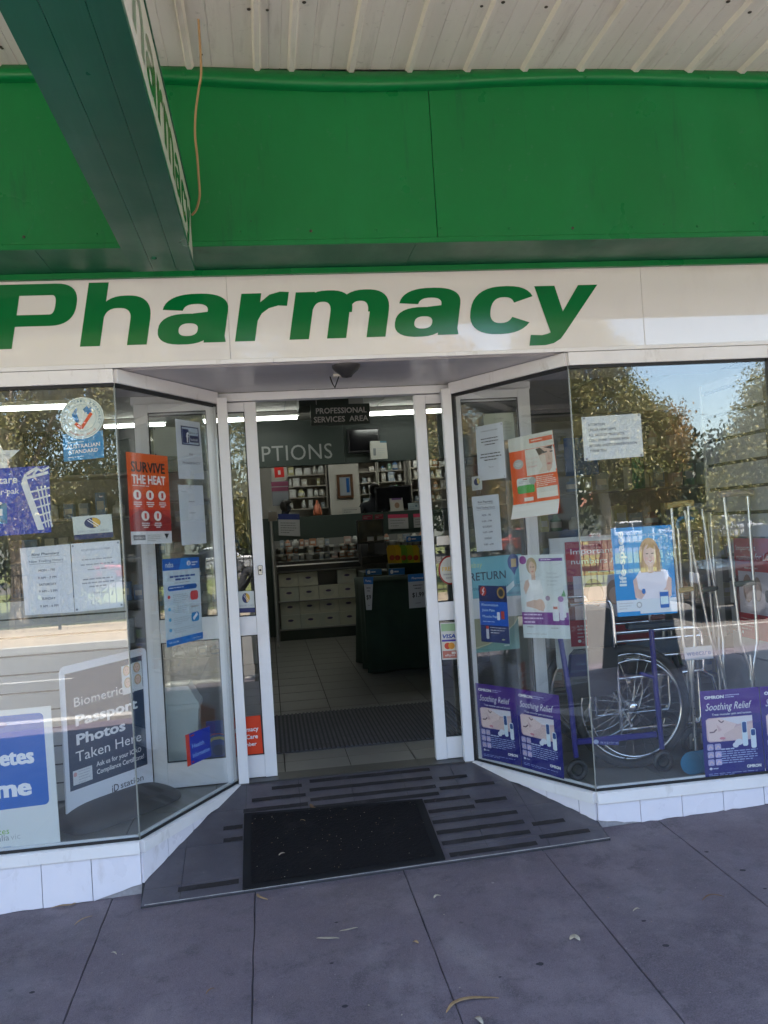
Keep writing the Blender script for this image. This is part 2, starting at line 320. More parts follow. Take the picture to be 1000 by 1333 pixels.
SOFF = mat('grey_soffit_paint', (.42, .4, .42), .3, var=.06, scale=1.5, dirt=((.2, .19, .2), .5, 2.2), stretch=(.4, 2, 1))
RAMP = layered('dark_ramp_tile', (.078, .07, .084), [('n', 2, .4, .7, (.058, .053, .063), .8, None), ('n', 6, .5, .72, (.135, .122, .135), .5, None), ('n', 30, .55, .7, (.05, .045, .05), .5, None), ('n', 210, .5, .65, (.14, .13, .14), .3, None), ('v', 9, .06, .03, (.17, .15, .15), .4, None)], .4, [(220, .18, .003)], (.28, .55, 6))
GRIP = layered('grip_tape', (.026, .022, .022), [('n', 9, .5, .66, (.055, .048, .052), .8, None), ('n', 40, .6, .7, (.09, .08, .088), .8, None), ('n', 300, .5, .6, (.01, .01, .01), .6, None)], .85, [(400, .4, .004)], None, .3)
PAV = layered('purple_grey_asphalt', (.150, .116, .137), [('n', .9, .40, .60, (.098, .078, .094), .9, None), ('n', 3.2, .50, .62, (.215, .178, .195), .6, None), ('n', 7.5, .54, .64, (.068, .056, .066), .65, None), ('n', 2.0, .58, .66, (.27, .235, .24), .5, (1, .3, 1)), ('n', 19, .58, .68, (.07, .058, .066), .5, None), ('n', 55, .56, .68, (.24, .205, .22), .45, None), ('n', 170, .42, .62, (.21, .18, .2), .5, None), ('n', 260, .5, .6, (.05, .042, .05), .5, None), ('v', 1.7, .060, .045, (.038, .032, .038), .85, None), ('v', 4.1, .055, .035, (.05, .044, .05), .7, None), ('v', 3.3, .03, .018, (.42, .38, .36), .6, None), ('v', 7.3, .028, .018, (.40, .36, .34), .5, None)], .62, [(240, .5, .004), (40, .3, .004), (14, .25, .01)], (.42, .75, 3))
MATB = layered('black_mat', (.010, .009, .010), [('n', 400, .5, .62, (.03, .028, .028), .6, None), ('n', 5, .55, .7, (.03, .027, .026), .5, None)], .9, [(500, 1, .006)], None, .12)
FLT = mat('shop_floor_tile', (.17, .165, .15), .3, var=.12, scale=5, dirt=((.1, .1, .09), .4, 3), bump=.03, bscale=30)
GLASS = glass_mat('window_glass', (.972, .985, .980), 1.74, dirt=.02)
GLD = glass_mat('door_glass', (.975, .988, .982), 1.6, dirt=.006)
WALLI = mat('cream_wall', (.5, .48, .43), .6, var=.03)
DGW = mat('dark_green_laminate', (.028, .045, .038), .45, var=.05)
CHR = mat('chrome', (.8, .8, .82), .14, 1); ALM = mat('aluminium_tube', (.66, .66, .68), .32, 1, var=.05, scale=9)
SLAT = mat('grey_slatwall', (.4, .41, .42), .4, var=.05, scale=4); DKG = mat('slat_groove', (.05, .05, .05), .8)
CONC = mat('render_wall', (.4, .38, .36), .8, var=.12, scale=3, bump=.2)
ASPH = mat('road_asphalt', (.115, .106, .097), .85, var=.15, scale=6, dirt=((.14, .13, .12), .5, .6), bump=.4, bscale=200)
SAND = mat('sandy_verge', (.36, .29, .21), .95, var=.25, scale=3, dirt=((.2, .15, .09), .7, 6), bump=.5, bscale=60)
GRASS = mat('dry_grass', (.13, .15, .045), .95, var=.35, scale=1.5, dirt=((.3, .25, .12), .7, 1.1), bump=.6, bscale=120)
PLF, PLR, PLI = Vector((-.7101, 0, 0)), Vector((1.5903, 0, 0)), None
SL1, SR1 = Vector((-.2717, .82, 0)), Vector((1.1438, .82, 0))
ZS, ZH = .002, 2.216
def pz(x, y): return -.234+.03*x+.025*y       # pavement height
YF = -.175
def rz_(x, y):                                 # ramp height
    t = min(1, max(0, (y-YF)/(.80-YF))); return (pz(x, YF)+.012)*(1-t)+(-.006)*t
def onR(px, py):
    z = -.1
    for _ in range(12): p = onZ(px, py, z); z = .5*z+.5*rz_(p.x, p.y)
    return onZ(px, py, z)
def onG(px, py):
    z = -.2
    for _ in range(8): p = onZ(px, py, z); z = pz(p.x, p.y)
    return onZ(px, py, z)
# ================================================================== SETTING: ground
g = MB(); g.box((-60, -130, -1.2), (70, 12, -.9), GRASS); tag(g.build('ground'), kind='structure')
XJ = [-.85, -.17, .54, 1.235, 1.91]; XJ = [-.85-.69*k for k in range(17, 0, -1)]+XJ+[1.91+.69*k for k in range(1, 18)]
base = MB()
def slab_pts(x0, x1, y0, y1, dz, n=1): return [(x0, y0, pz(x0, y0)+dz), (x1, y0, pz(x1, y0)+dz), (x1, y1, pz(x1, y1)+dz), (x0, y1, pz(x0, y1)+dz)]
base.prism(slab_pts(XJ[0], XJ[-1], -5.3, .9, -.0045), (0, 0, -.4), mat('joint_filler', (.06, .054, .06), .9, var=.3, scale=50))
pv = tag(base.build('pavement'), kind='structure')
for i in range(len(XJ)-1):
    k = MB(); a, b = XJ[i]+.0008, XJ[i+1]-.0008
    ys = [-5.25, -3.4, -2.2]+[-1.9+.1*q for q in range(19)]+[-.004]; e = .0022
    vs = []
    for y in ys:
        jl = random.uniform(-.001, .0025); jr = random.uniform(-.0025, .001)
        vs += [(a+jl, y, pz(a, y)-.006), (a+jl+e, y, pz(a, y)), (b+jr-e, y, pz(b, y)), (b+jr, y, pz(b, y)-.006)]
    fs = [(j*4+q, j*4+q+1, j*4+q+5, j*4+q+4) for j in range(len(ys)-1) for q in range(3)]
    k.add(vs, fs, PAV); k.build('slab', pv)
kb = MB(); kb.box((-25, -5.45, -.9), (30, -5.27, -.38), mat('kerb_concrete', (.38, .36, .33), .85, var=.15)); tag(kb.build('kerb'), kind='structure')
rd = MB(); rd.box((-60, -13, -1.0), (70, -5.45, -.52), ASPH); tag(rd.build('road'), kind='structure')
lm = MB()
for i in range(-6, 9): lm.box((i*6, -9.3, -.518), (i*6+3, -9.2, -.512), mat('road_paint', (.38, .37, .35), .8))
tag(lm.build('road_marking'), kind='structure')
k2 = MB(); k2.box((-60, -13.2, -.9), (70, -13, -.4), M['kerb_concrete']); tag(k2.build('far_kerb'), kind='structure')
vg = MB(); vg.box((-60, -17.5, -1), (70, -13.2, -.42), SAND); tag(vg.build('verge'), kind='structure')
pk = MB(); pk.box((-60, -36, -1), (70, -17.5, -.46), GRASS); tag(pk.build('park_grass'), kind='structure')
r2 = MB(); r2.box((-60, -52, -1), (70, -36, -.5), ASPH); tag(r2.build('far_road'), kind='structure')
# ================================================================== shop shell (building)
bld = empty('pharmacy_building', 'white shopfront building of the pharmacy with glazed corner windows and recessed door', 'building')
s = MB(); s.box((-3.3, .95, 2.29), (4.8, 11.2, 3.42), WALLI)
def wall(name, a, b, m): return box1(name, a, b, m, bld)
wall('side_wall', (-3.5, .1, -.5), (-3.3, 11.2, 3.3), WALLI); wall('side_wall', (4.8, .1, -.5), (5.0, 11.2, 3.3), WALLI)
wall('rear_wall', (-3.5, 11.2, -.5), (5, 11.4, 3.3), WALLI)
wall('upper_wall', (-3.3, .87, 2.33), (4.8, .99, 3.02), DGW)
wall('facade_upper', (-3.5, .03, 2.30), (5, .13, 3.7), CONC)
wall('facade_pier', (2.82, .0, -.3), (5, .25, 2.216), mat('cream_brickwork', (.45, .4, .34), .8, var=.15, scale=9, bump=.3))
wall('facade_pier', (-3.5, .0, -.4), (-2.75, .25, 2.216), M['cream_brickwork'])
wall('roof_slab', (-12, .05, 3.7), (14, 12, 3.85), CONC)
wall('neighbour_wall', (-12, .0, -.7), (-3.55, .3, 3.7), M['cream_brickwork']); wall('neighbour_wall', (5.05, .0, -.4), (14, .3, 3.7), M['cream_brickwork'])
# interior ceiling: grid of tiles
ceil = tag(box1('interior_ceiling', (-3.3, .99, 3.03), (4.8, 11.2, 3.1), mat('ceiling_grid', (.3, .3, .29), .7)), kind='structure')
cm = MB(); cm.box((-.592, -.295, -.012), (.592, .295, .0), mat('ceiling_tile', (.42, .41, .38), .8, var=.05, scale=12)); cme = cm.build('ceiling_tile', ceil); me = cme.data; cme.location = (-2.7, 1.3, 3.028)
for i in range(7):
    for j in range(16):
        if i or j: inst(me, 'ceiling_tile', ceil, (-2.7+1.2*i, 1.3+.6*j, 3.028))
# interior floor tiles
fl = tag(box1('shop_floor', (-3.3, .80, -.4), (4.8, 11.2, -.008), mat('floor_grout', (.06, .06, .055), .9)), kind='structure')
fl2 = MB(); fl2.prism([(-2.8, .02, -.008), (PLF.x-.07, .02, -.008), (SL1.x-.07, .80, -.008), (-2.8, .80, -.008)], (0, 0, -.3), M['floor_grout']); fl2.prism([(2.8, .02, -.008), (2.8, .8, -.008), (SR1.x+.07, .80, -.008), (PLR.x+.07, .02, -.008)], (0, 0, -.3), M['floor_grout']); fl2.build('display_base', fl)
def clip(poly, n, d):
    out = []
    for i in range(len(poly)):
        a, b = poly[i], poly[(i+1) % len(poly)]; da = a[0]*n[0]+a[1]*n[1]-d; db = b[0]*n[0]+b[1]*n[1]-d
        if da >= 0: out.append(a)
        if da*db < 0: t = da/(da-db); out.append((a[0]+(b[0]-a[0])*t, a[1]+(b[1]-a[1])*t))
    return out
def half(p, q):      # keeps left side of p->q
    n = (-(q[1]-p[1]), q[0]-p[0]); return n, n[0]*p[0]+n[1]*p[1]
ft = MB(); ft.box((-.197, -.197, -.0075), (.197, .197, 0), FLT, .0015); f0 = ft.build('floor_tile', fl); f0.location = (-.39+.2, 1.0, 0); n_ = 0
for j in range(16):
    for i in range(-7, 12):
        x = -.19+.4*i; y = 1.0+.4*j
        if (i, j) == (0, 0) or x < -3.1 or x > 4.6: continue
        if j >= 12 and not -1 < x < 2.6: continue
        n_ += 1
        if n_ <= 285: inst(f0.data, 'floor_tile', fl, (x, y, 0))
ft = MB()
for j in range(0, 26):
    for i in range(-7, 12):
        x = -.19+.4*i; y = 1.0+.4*j
        if j < 12 or (j < 16 and -1 < x < 2.6): continue
        ft.box((x-.197, y-.197, -.0075), (x+.197, y+.197, 0), FLT)
tag(ft.build('far_floor_tile', fl), kind='stuff')
for side in (0, 1):      # tiles of the display floors
    for i in range(-7, 12):
        for j in range(2):
            x = -.19+.4*i; y = .2+.4*j; c = [(x-.197, y-.197), (x+.197, y-.197), (x+.197, y+.197), (x-.197, y+.197)]
            L_ = half((PLF.x-.03, .0), (SL1.x-.03, .82)) if side == 0 else half((SR1.x+.03, .82), (PLR.x+.03, 0))
            c = clip(c, *L_); c = clip(c, (0, 1), .03)
            if side == 0: c = clip(c, (1, 0), -2.74)
            else: c = clip(c, (-1, 0), -2.8)
            if len(c) < 3: continue
            if (side == 0 and sum(p[0] for p in c)/len(c) > -.2) or (side == 1 and sum(p[0] for p in c)/len(c) < 1.0): continue
            k = MB(); k.prism([(a, b, -.0075) for a, b in c], (0, 0, .0075), FLT); k.build('floor_tile', fl)
dm = MB(); dm.box((-.28, 1.42, .0), (1.35, 2.62, .006), mat('grooved_mat', (.05, .05, .055), .8))
for i in range(54): dm.box((-.27+.03*i, 1.42, .006), (-.255+.03*i, 2.62, .013), mat('grooved_mat_rib', (.11, .11, .12), .8, var=.2, scale=20))
tag(dm.build('entrance_mat'), 'grey ribbed entrance mat laid flat inside the doorway', 'mat')
# ================================================================== ramp
rmp = MB(); tr = [(-.695, YF), (1.585, YF), (PLR.x, 0), (SR1.x, .8), (SL1.x, .8), (PLF.x, 0)]
rmp.add([(x, y, rz_(x, y)-.004) for x, y in tr]+[(x, y, -.5) for x, y in tr], [tuple(range(6))]+[(i, (i+1) % 6, 6+(i+1) % 6, 6+i) for i in range(6)], mat('ramp_bed', (.03, .03, .033), .9))
ramp = tag(rmp.build('entrance_ramp'), kind='structure')
for i in range(-4, 7):
    for j in range(-1, 4):
        x0, y0 = .08+.3*i+.0012, -.06+.3*j+.0012; x1, y1 = x0+.2976, y0+.2976
        c = [(x0, y0), (x1, y0), (x1, y1), (x0, y1)]
        c = clip(c, (0, 1), YF); c = clip(c, (1, 0), -.695) if len(c) > 2 else c; c = clip(c, (-1, 0), -1.585) if len(c) > 2 else c; c = clip(c, (0, -1), -.80)
        for p, q in (((SR1.x-.004, .82), (PLR.x-.004, 0)), ((PLF.x+.004, 0), (SL1.x+.004, .82))):
            n, d = half(p, q); 
            if n[0]*.4+n[1]*.3 < d: n, d = (-n[0], -n[1]), -d
            c = clip(c, n, d) if len(c) > 2 else c
        c = [q for q in c]
        if len(c) < 3: continue
        k = MB(); m_ = len(c); vs = [(a, b, rz_(a, b)) for a, b in c]+[(a, b, rz_(a, b)-.004) for a, b in c]
        k.add(vs, [tuple(range(m_))]+[(q, (q+1) % m_, m_+(q+1) % m_, m_+q) for q in range(m_)], RAMP); k.build('ramp_tile', ramp)
GS = [((403,1016),(560,1003)),((403,1028),(563,1013)),((404,1040),(568,1025)),((404,1051),(572,1034)),((370,1006),(554,990)),((354,1026),(393,1023)),((328,1043),(398,1034)),((317,1057),(401,1046)),((291,1079),(316,1076)),((291,1095),(316,1091)),((232,1158),(311,1148)),
 ((572,1014),(608,1010)),((573,1028),(643,1018)),((552,1044),(612,1037)),((618,1043),(660,1040)),((558,1057),(618,1050)),((563,1070),(674,1058)),((568,1083),(683,1071)),((575,1097),(691,1084)),((585,1112),(700,1099)),((693,1073),(735,1068)),((702,1089),(768,1082))]
for a, b in GS:
    A, B = onR(*a), onR(*b); A.y = B.y = (A.y+B.y)/2; k = MB(); n = 12; wd = .0185; vs = []
    for i in range(n+1):
        x = A.x+(B.x-A.x)*i/n; e1, e2 = random.uniform(-.0016, .0016), random.uniform(-.0016, .0016)
        for y in (A.y-wd+e1, A.y+wd+e2): vs.append((x, y, rz_(x, y)+.0018))
    k.add(vs, [(2*i, 2*i+2, 2*i+3, 2*i+1) for i in range(n)], GRIP); k.build('grip_strip', ramp, recalc=False)
# worn scuffs on grip strips / edge trim
et = MB(); vs = []
for i in range(41):
    x = -.68+(1.585+.68)*i/40; e = random.uniform(-.001, .005)
    vs += [(x, YF+.0005+e*.5, rz_(x, YF)+.0012), (x, YF+.0045, rz_(x, YF)+.0022)]
et.add(vs, [(2*i, 2*i+2, 2*i+3, 2*i+1) for i in range(40)], mat('worn_white_edge', (.6, .58, .55), .6, var=.3, scale=20, dirt=((.1, .1, .1), .9, 14))); et.build('edge_trim', ramp)
# door mat
mc = [onR(316, 1160), onR(580, 1120), onR(550, 1042), onR(318, 1061)]
mm = MB(); up = Vector((0, 0, .010)); 
def R4(q, dz): return [Vector((p.x, p.y, rz_(p.x, p.y)+dz)) for p in q]
bo = R4(mc, .002); cen = sum(mc, Vector())/4; inn = [p+(cen-p).normalized()*.05 for p in mc]
mm.prism(R4(mc, .002), up*.8, mat('mat_rubber_edge', (.012, .012, .013), .7, var=.2, spec=.2)); 
mrt = empty('door_mat', 'black rubber edged door mat with dry leaf crumbs lying on the ramp', 'mat')
mm.build('rubber_border', mrt); k = MB()
nn = 60; vs = []
I = R4(inn, .0105)
for j in range(nn+1):
    for i in range(nn+1):
        u, v = i/nn, j/nn; p = (I[0]*(1-u)+I[1]*u)*(1-v)+(I[3]*(1-u)+I[2]*u)*v; vs.append(p+Vector((0, 0, random.uniform(0, .004))))
k.add(vs, [(j*(nn+1)+i, j*(nn+1)+i+1, (j+1)*(nn+1)+i+1, (j+1)*(nn+1)+i) for j in range(nn) for i in range(nn)], MATB); k.build('pile', mrt)
# ================================================================== plinths, sills, tiles
def plinth(A, B, label, nrm, first):
    A, B = Vector(A), Vector(B); d = (B-A); L_ = d.length; d.normalize(); n = Vector(nrm)
    r = empty('plinth_wall', label, 'wall')
    gz = lambda p: (rz_(p.x, p.y) if PLF.x-.02 < p.x < PLR.x+.02 and p.y > YF+.05 else pz(p.x, p.y))
    k = MB(); k.prism([A+Vector((0, 0, -.4)), B+Vector((0, 0, -.4)), B+Vector((0, 0, -.05)), A+Vector((0, 0, -.05))], -n*.06, GROUT); k.build('backing', r)
    k = MB(); pr = [(.026, -.058), (.028, -.005), (.012, .0), (-.05, .0), (-.05, -.058)]
    ends = [A-d*.0, B+d*.0]; vs = [e+n*a+Vector((0, 0, b)) for e in ends for a, b in pr]
    k.add(vs, [(0, 1, 2, 3, 4), (9, 8, 7, 6, 5)]+[(i, (i+1) % 5, 5+(i+1) % 5, 5+i) for i in range(5)], WHT); k.build('sill', r)
    x = first
    while x < L_-.01:
        e = min(x+.23, L_); a = A+d*max(0, x+.002); b = A+d*(e-.002)
        if e-max(x, 0) > .02:
            za, zb = gz(a+n*.012), gz(b+n*.012); top = -.060; nb = 5; bot = []
            for i in range(nb+1):
                p = a.lerp(b, i/nb); z = za+(zb-za)*i/nb+random.uniform(-.002, .005)
                if z > top-.003: z = top-.003
                bot.append(p+Vector((0, 0, z)))
            k = MB(); k.prism([b+Vector((0, 0, top)), a+Vector((0, 0, top))]+bot, n*(.010+random.uniform(0, .0015)), TILEW)
            k.build('tile', r)
        x += .23
    return r
nL = Vector((.82, -.4384, 0)).normalized(); nR = Vector((-.82, -.4465, 0)).normalized()
plinth((-2.76, 0, 0), PLF, 'low white tiled wall under the left front window', (0, -1, 0), (2.76-.7101) % .23-.23+.0)
plinth(PLF, SL1, 'narrow tiled wall angled in towards the door on the left', nL, -.02)
plinth(PLR, (2.83, 0, 0), 'low white tiled wall under the right front window', (0, -1, 0), 0)
plinth(SR1, PLR, 'narrow tiled wall angled in towards the door on the right', nR, -.1)
# ================================================================== windows (glass, gaskets, heads)
def window(A, B, label, n, jambA=False, jambB=False):
    A, B, n = Vector(A), Vector(B), Vector(n).normalized(); d = (B-A).normalized(); r = empty('display_window', label, 'window')
    k = MB(); k.prism([A+Vector((0, 0, ZS+.004)), B+Vector((0, 0, ZS+.004)), B+Vector((0, 0, ZH-.004)), A+Vector((0, 0, ZH-.004))], -n*.008, GLASS); k.build('pane', r)
    for z0, z1 in ((ZS, ZS+.014), (ZH-.016, ZH)):
        k = MB(); k.prism([A+n*.006+Vector((0, 0, z0)), B+n*.006+Vector((0, 0, z0)), B+n*.006+Vector((0, 0, z1)), A+n*.006+Vector((0, 0, z1))], -n*.0035, BLK); k.build('gasket', r)
        k = MB(); k.prism([A-n*.012+Vector((0, 0, z0)), B-n*.012+Vector((0, 0, z0)), B-n*.012+Vector((0, 0, z1+.006)), A-n*.012+Vector((0, 0, z1+.006))], -n*.012, BLK if z0 > 1 else ALU); k.build('bead', r)
    k = MB(); k.prism([A+n*.022+Vector((0, 0, ZH)), B+n*.022+Vector((0, 0, ZH)), B+n*.022+Vector((0, 0, 2.283)), A+n*.022+Vector((0, 0, 2.283))], -n*.07, WHT); k.build('head', r)
    return r
window((-2.76, 0, 0), PLF, 'wide front window left of the doorway holding the passport photo standee', (0, -1, 0))
window(PLF, SL1-Vector((.0, 0, 0)), 'angled side window left of the door behind the heat warning poster', nL)
window(PLR, (2.70, 0, 0), 'wide front window right of the doorway with wheelchair behind', (0, -1, 0))
window(SR1, PLR, 'angled side window right of the door with orange poster', nR)
for c, lab in ((PLF, 'thin clear corner joint at the left window corner'), (PLR, 'thin clear corner joint at the right window corner')):
    k = MB(); k.tube([(c.x, c.y-.001, ZS), (c.x, c.y-.001, ZH)], .0038, mat('silicone', (.22, .23, .21), .3), 8); tag(k.build('corner_joint'), lab, 'window joint')
tag(box1('window_frame_post', (2.705, -.022, ZS), (2.825, .06, ZH), mat('dark_frame', (.1, .1, .1), .4)), 'dark upright frame post at the right end of the window', 'post')
tag(box1('window_head_beam', (2.702, -.0225, ZH), (5, .05, 2.283), WHT), 'white beam over the pier at the right end', 'beam')
# ================================================================== soffit, sign
so = MB(); so.box((-2.76, .05, 2.286), (2.83, .86, 2.298), SOFF); sof = tag(so.build('recess_soffit'), kind='structure')
sg = empty('fascia_sign', 'long glossy white sign band reading Pharmacy in green letters over the shopfront', 'sign')
zs0, zs1 = 2.292, 2.757
sj = [-3.5, onY(298, 420, 0).x, onY(835, 420, 0).x, 5]
for a, b in zip(sj, sj[1:]): box1('sign_panel', (a+.0006, -.028, zs0), (b-.0006, .028, zs1), SIGNW, sg, .0015)
box1('lower_trim', (-3.5, -.036, 2.284), (onY(356, 470, 0).x, -.0285, 2.305), WHT, sg, .001); box1('lower_trim', (onY(356, 470, 0).x+.002, -.035, 2.284), (5, -.0285, 2.303), WHT, sg, .001)

# heavy extended italic letterforms drawn as bands (cap height 1)
def band(cx, cy, rx, ry, ix, iy, irx, iry, a0, a1, n=18, e=2.5):
    o = []; q = []
    for i in range(n+1):
        a = rad(a0+(a1-a0)*i/n); c, s_ = math.cos(a), math.sin(a); f = lambda v: math.copysign(abs(v)**(2/e), v)
        o.append((cx+rx*f(c), cy+ry*f(s_))); q.append((ix+irx*f(c), iy+iry*f(s_)))
    return [[o[i], o[i+1], q[i+1], q[i]] for i in range(n)]
def rc(x0, y0, x1, y1): return [[(x0, y0), (x1, y0), (x1, y1), (x0, y1)]]
ST = .31
def arch(x): return band(x+.66-.33, .40, .38, .385, x+.36, .40, .065, .19, 172, 0)+rc(x+.40, 0, x+.71, .42)
GLY = {'P': [rc(0, 0, ST, 1), rc(.25, .82, .80, 1), rc(.25, .34, .80, .52), band(.80, .67, .36, .33, .78, .67, .07, .15, 90, -90)],
 'h': [rc(0, 0, ST, 1), band(.62, .40, .42, .385, .52, .40, .21, .19, 165, 0), rc(.73, 0, 1.04, .42)],
 'r': [rc(0, 0, ST, .765), [[(.20, .40), (.31, .62), (.44, .74), (.60, .785), (.74, .775), (.74, .55), (.60, .56), (.46, .52), (.36, .44), (.30, .30)]]],
 'm': [rc(0, 0, ST, .765), band(.53, .42, .42, .365, .455, .42, .145, .18, 165, 0), rc(.60, 0, .95, .44)[0:0]+rc(.60, 0, .91, .44), band(1.13, .42, .42, .365, 1.06, .42, .15, .18, 165, 0)[1:], rc(1.24, 0, 1.55, .44)],
 'a': [band(.53, .50, .50, .285, .53, .50, .19, .12, 175, 0), rc(.72, .06, 1.03, .52), [[(.72, 0), (1.06, 0), (1.03, .10), (.72, .16)]], band(.41, .225, .41, .245, .46, .215, .145, .10, 0, 360, 30), [[(.50, .33), (.72, .40), (.80, .50), (.50, .47)]]],
 'c': [band(.51, .38, .51, .40, .51, .38, .19, .215, 28, 332, 30)],
 'y': [[[(-.02, .765), (.33, .765), (.56, .26), (.60, -.02), (.36, -.02)]], [[(.74, .765), (1.08, .765), (.62, -.02), (.36, -.02)]], [[(.36, -.02), (.62, -.02), (.55, -.13), (.44, -.20), (.30, -.23), (.02, -.23), (.02, -.05), (.22, -.06), (.31, -.04)]]]}
def pharmacy_mesh(k, m, place, ext, lay):
    """place(x, y) -> point; ext: (baseline left, right) of every letter."""
    j = 0
    for ch, (l_, r_) in zip('Pharmacy', ext):
        pcs = GLY[ch]; wmx = max(x for pc in pcs for q in pc for x, _ in q)
        for pc in pcs:
            j += 1
            for q in pc: k.add([place(l_+(r_-l_)*x/wmx, y)+lay*(j*.00003) for x, y in q], [tuple(range(len(q)))], m)
EXT = [(-13, 92), (104, 191), (203, 294), (306, 368), (377, 502), (512, 597), (609, 688), (690, 771)]
def bl(px): return onY(px, 454.5-.031*px, -.03)      # baseline of the lettering on the sign face
zb_ = bl(130).z; cap = onY(118, 368, -.03).z-zb_; ex = [(bl(a).x, bl(b).x) for a, b in EXT]
k = MB(); pharmacy_mesh(k, SIGNG, lambda x, y: Vector((x+y*cap*.19, -.0295, zb_+y*cap)), ex, Vector((0, -1, 0))); k.build('lettering', sg, recalc=False)
for i in range(8):
    x = -1.2+.52*i; q = MB(); q.lathe([(.004, -.002), (.004, 0), (0, 0)], (x, -.0287, 2.288 if i % 2 else 2.75), DIRTB, 8, 'Y'); q.build('screw', sg)
# motion sensor under soffit
ms = empty('motion_sensor', 'dark dome sensor with dangling wire under the white soffit', 'sensor'); c = onZ(448, 481, 2.286)
k = MB(); k.lathe([(.075, 0), (.073, -.012), (.06, -.03), (.034, -.05), (.026, -.062), (0, -.066)], (c.x, .13, 2.286), mat('sensor_plastic', (.03, .028, .028), .35), 24); k.build('dome', ms)
k = MB(); k.tube([(c.x-.03, .25, 2.25), (c.x-.05, .3, 2.2), (c.x-.055, .38, 2.235), (c.x-.06, .45, 2.284)], .0035, BLK, 6); k.build('cable', ms)
k = MB(); k.box((c.x-.05, .36, 2.272), (c.x+.03, .42, 2.286), mat('cream_plastic', (.6, .55, .48), .5), .004); k.build('junction_plate', ms)
# ================================================================== green fascia box above sign
fb = empty('green_fascia', 'deep green box fascia running over the white sign', 'fascia')
YG = -.42; jx = onY(563, 200, YG).x
for a, b in ((-3.5, jx-2.4), (jx-2.4, jx), (jx, jx+2.4), (jx+2.4, 6)):
    k = MB(); k.box((a+.0015, YG, 2.748), (b-.0015, YG+.012, 3.53), GREEN, .001); k.build('fascia_panel', fb)
box1('backing', (-3.5, YG+.014, 2.752), (6, -.06, 3.52), DKG, fb)
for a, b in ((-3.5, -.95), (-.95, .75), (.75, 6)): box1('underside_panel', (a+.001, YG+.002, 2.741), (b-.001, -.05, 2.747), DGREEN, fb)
box1('front_lip', (-3.5, YG-.008, 2.738), (6, YG-.0005, 2.762), GREEN, fb, .002)
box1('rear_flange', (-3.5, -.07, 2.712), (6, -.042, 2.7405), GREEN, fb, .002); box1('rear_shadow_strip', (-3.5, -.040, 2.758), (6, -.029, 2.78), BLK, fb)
for i in range(16):
    for dz in (0,): 
        k = MB(); k.lathe([(.007, -.003), (.006, -.005), (0, -.0055)], (-1.6+.31*i+random.uniform(-.02, .02), YG, 2.80+random.uniform(-.006, .006)), DIRTB if i % 4 == 2 else GREEN, 8, 'Y'); k.build('screw', fb)
fm = MB(); vs = []; nx = 60
pr = [(0, .0), (-.03, .0), (-.047, .012), (-.05, .03), (-.035, .055), (-.01, .085), (0, .09)]
for i in range(nx+1):
    x = -3.4+9.3*i/nx; px_ = 343+(x-.15)*255; wv = .022*math.sin((px_-250)/350*math.pi+math.pi)*math.exp(-((px_-480)/420)**2)*1.2
    for a, b in pr: vs.append((x, YG+a*1.0, 3.468+b+wv*(1-b*4)))
L_ = len(pr); fm.add(vs, [(i*L_+j, i*L_+j+1, (i+1)*L_+j+1, (i+1)*L_+j) for i in range(nx) for j in range(L_-1)], GREEN, True); fm.build('wavy_flashing', fb)
for i in range(8):
    k = MB(); k.lathe([(.008, -.052), (.007, -.056), (0, -.057)], (-1.5+.62*i, YG, 3.495), GREEN, 8, 'Y'); k.build('screw', fb)
# ================================================================== awning ceiling
aw = empty('awning', 'cream ribbed metal awning ceiling with rust spots above the green fascia', 'awning'); ZC = 3.55
rb = [-.51-.273*k for k in range(34, 0, -1)]+[-.51, -.236, .064, .219]+[.219+.273*k for k in range(1, 38)]
for a, b in zip(rb, rb[1:]):
    wd = b-a; pr = [(a+.011, 0)]
    for f in (.33, .66): x = a+wd*f; pr += [(x-.003, 0), (x-.001, .003), (x+.001, .003), (x+.003, 0)]
    pr += [(b-.011, 0)]
    k = MB(); vs = [(x, y, ZC+z) for y in (-3.45, YG-.0) for x, z in pr]; L_ = len(pr)
    k.add(vs, [(i, i+1, L_+i+1, L_+i) for i in range(L_-1)], CREAM); k.build('ceiling_sheet', aw)
rbm = MB(); pr = [(-.02, .006), (-.018, -.004), (-.010, -.024), (.010, -.024), (.018, -.004), (.02, .006)]
rbm.add([(x, y, z) for y in (-3.45, YG-.0) for x, z in pr], [(i, i+1, 7+i, 6+i) for i in range(5)]+[tuple(range(6)), tuple(range(11, 5, -1))], CREAM)
r0 = rbm.build('rib', aw); r0.location = (rb[0], 0, ZC)
for x in rb[1:]: inst(r0.data, 'rib', aw, (x, 0, ZC))
box1('roof_sheet', (-9.8, -3.5, 3.60), (10.3, .02, 3.66), CONC, aw); box1('front_fascia', (-9.8, -3.54, 3.26), (10.3, -3.46, 3.62), GREEN, aw)
for x in (-4.5, 4.9): 
    k = MB(); k.tube([(x, -3.3, -.9), (x, -3.3, 3.6)], .045, WHT, 14); tag(k.build('awning_post'), 'white round awning post '+('left of' if x < 0 else 'right of')+' the shopfront at the kerb', 'post')
for px_, py_ in ((324, 11), (348, 12), (396, 2), (627, 7), (655, 2), (711, 8), (976, 15), (948, 1), (262, 70), (0, 60), (3, 62)):
    p = onZ(px_, py_, ZC-.001); k = MB(); rr = random.uniform(.006, .01); k.lathe([(rr, -.004), (rr*.8, -.007), (0, -.008)], (p.x, p.y, ZC), DIRTB, 8); k.build('roof_screw', aw)
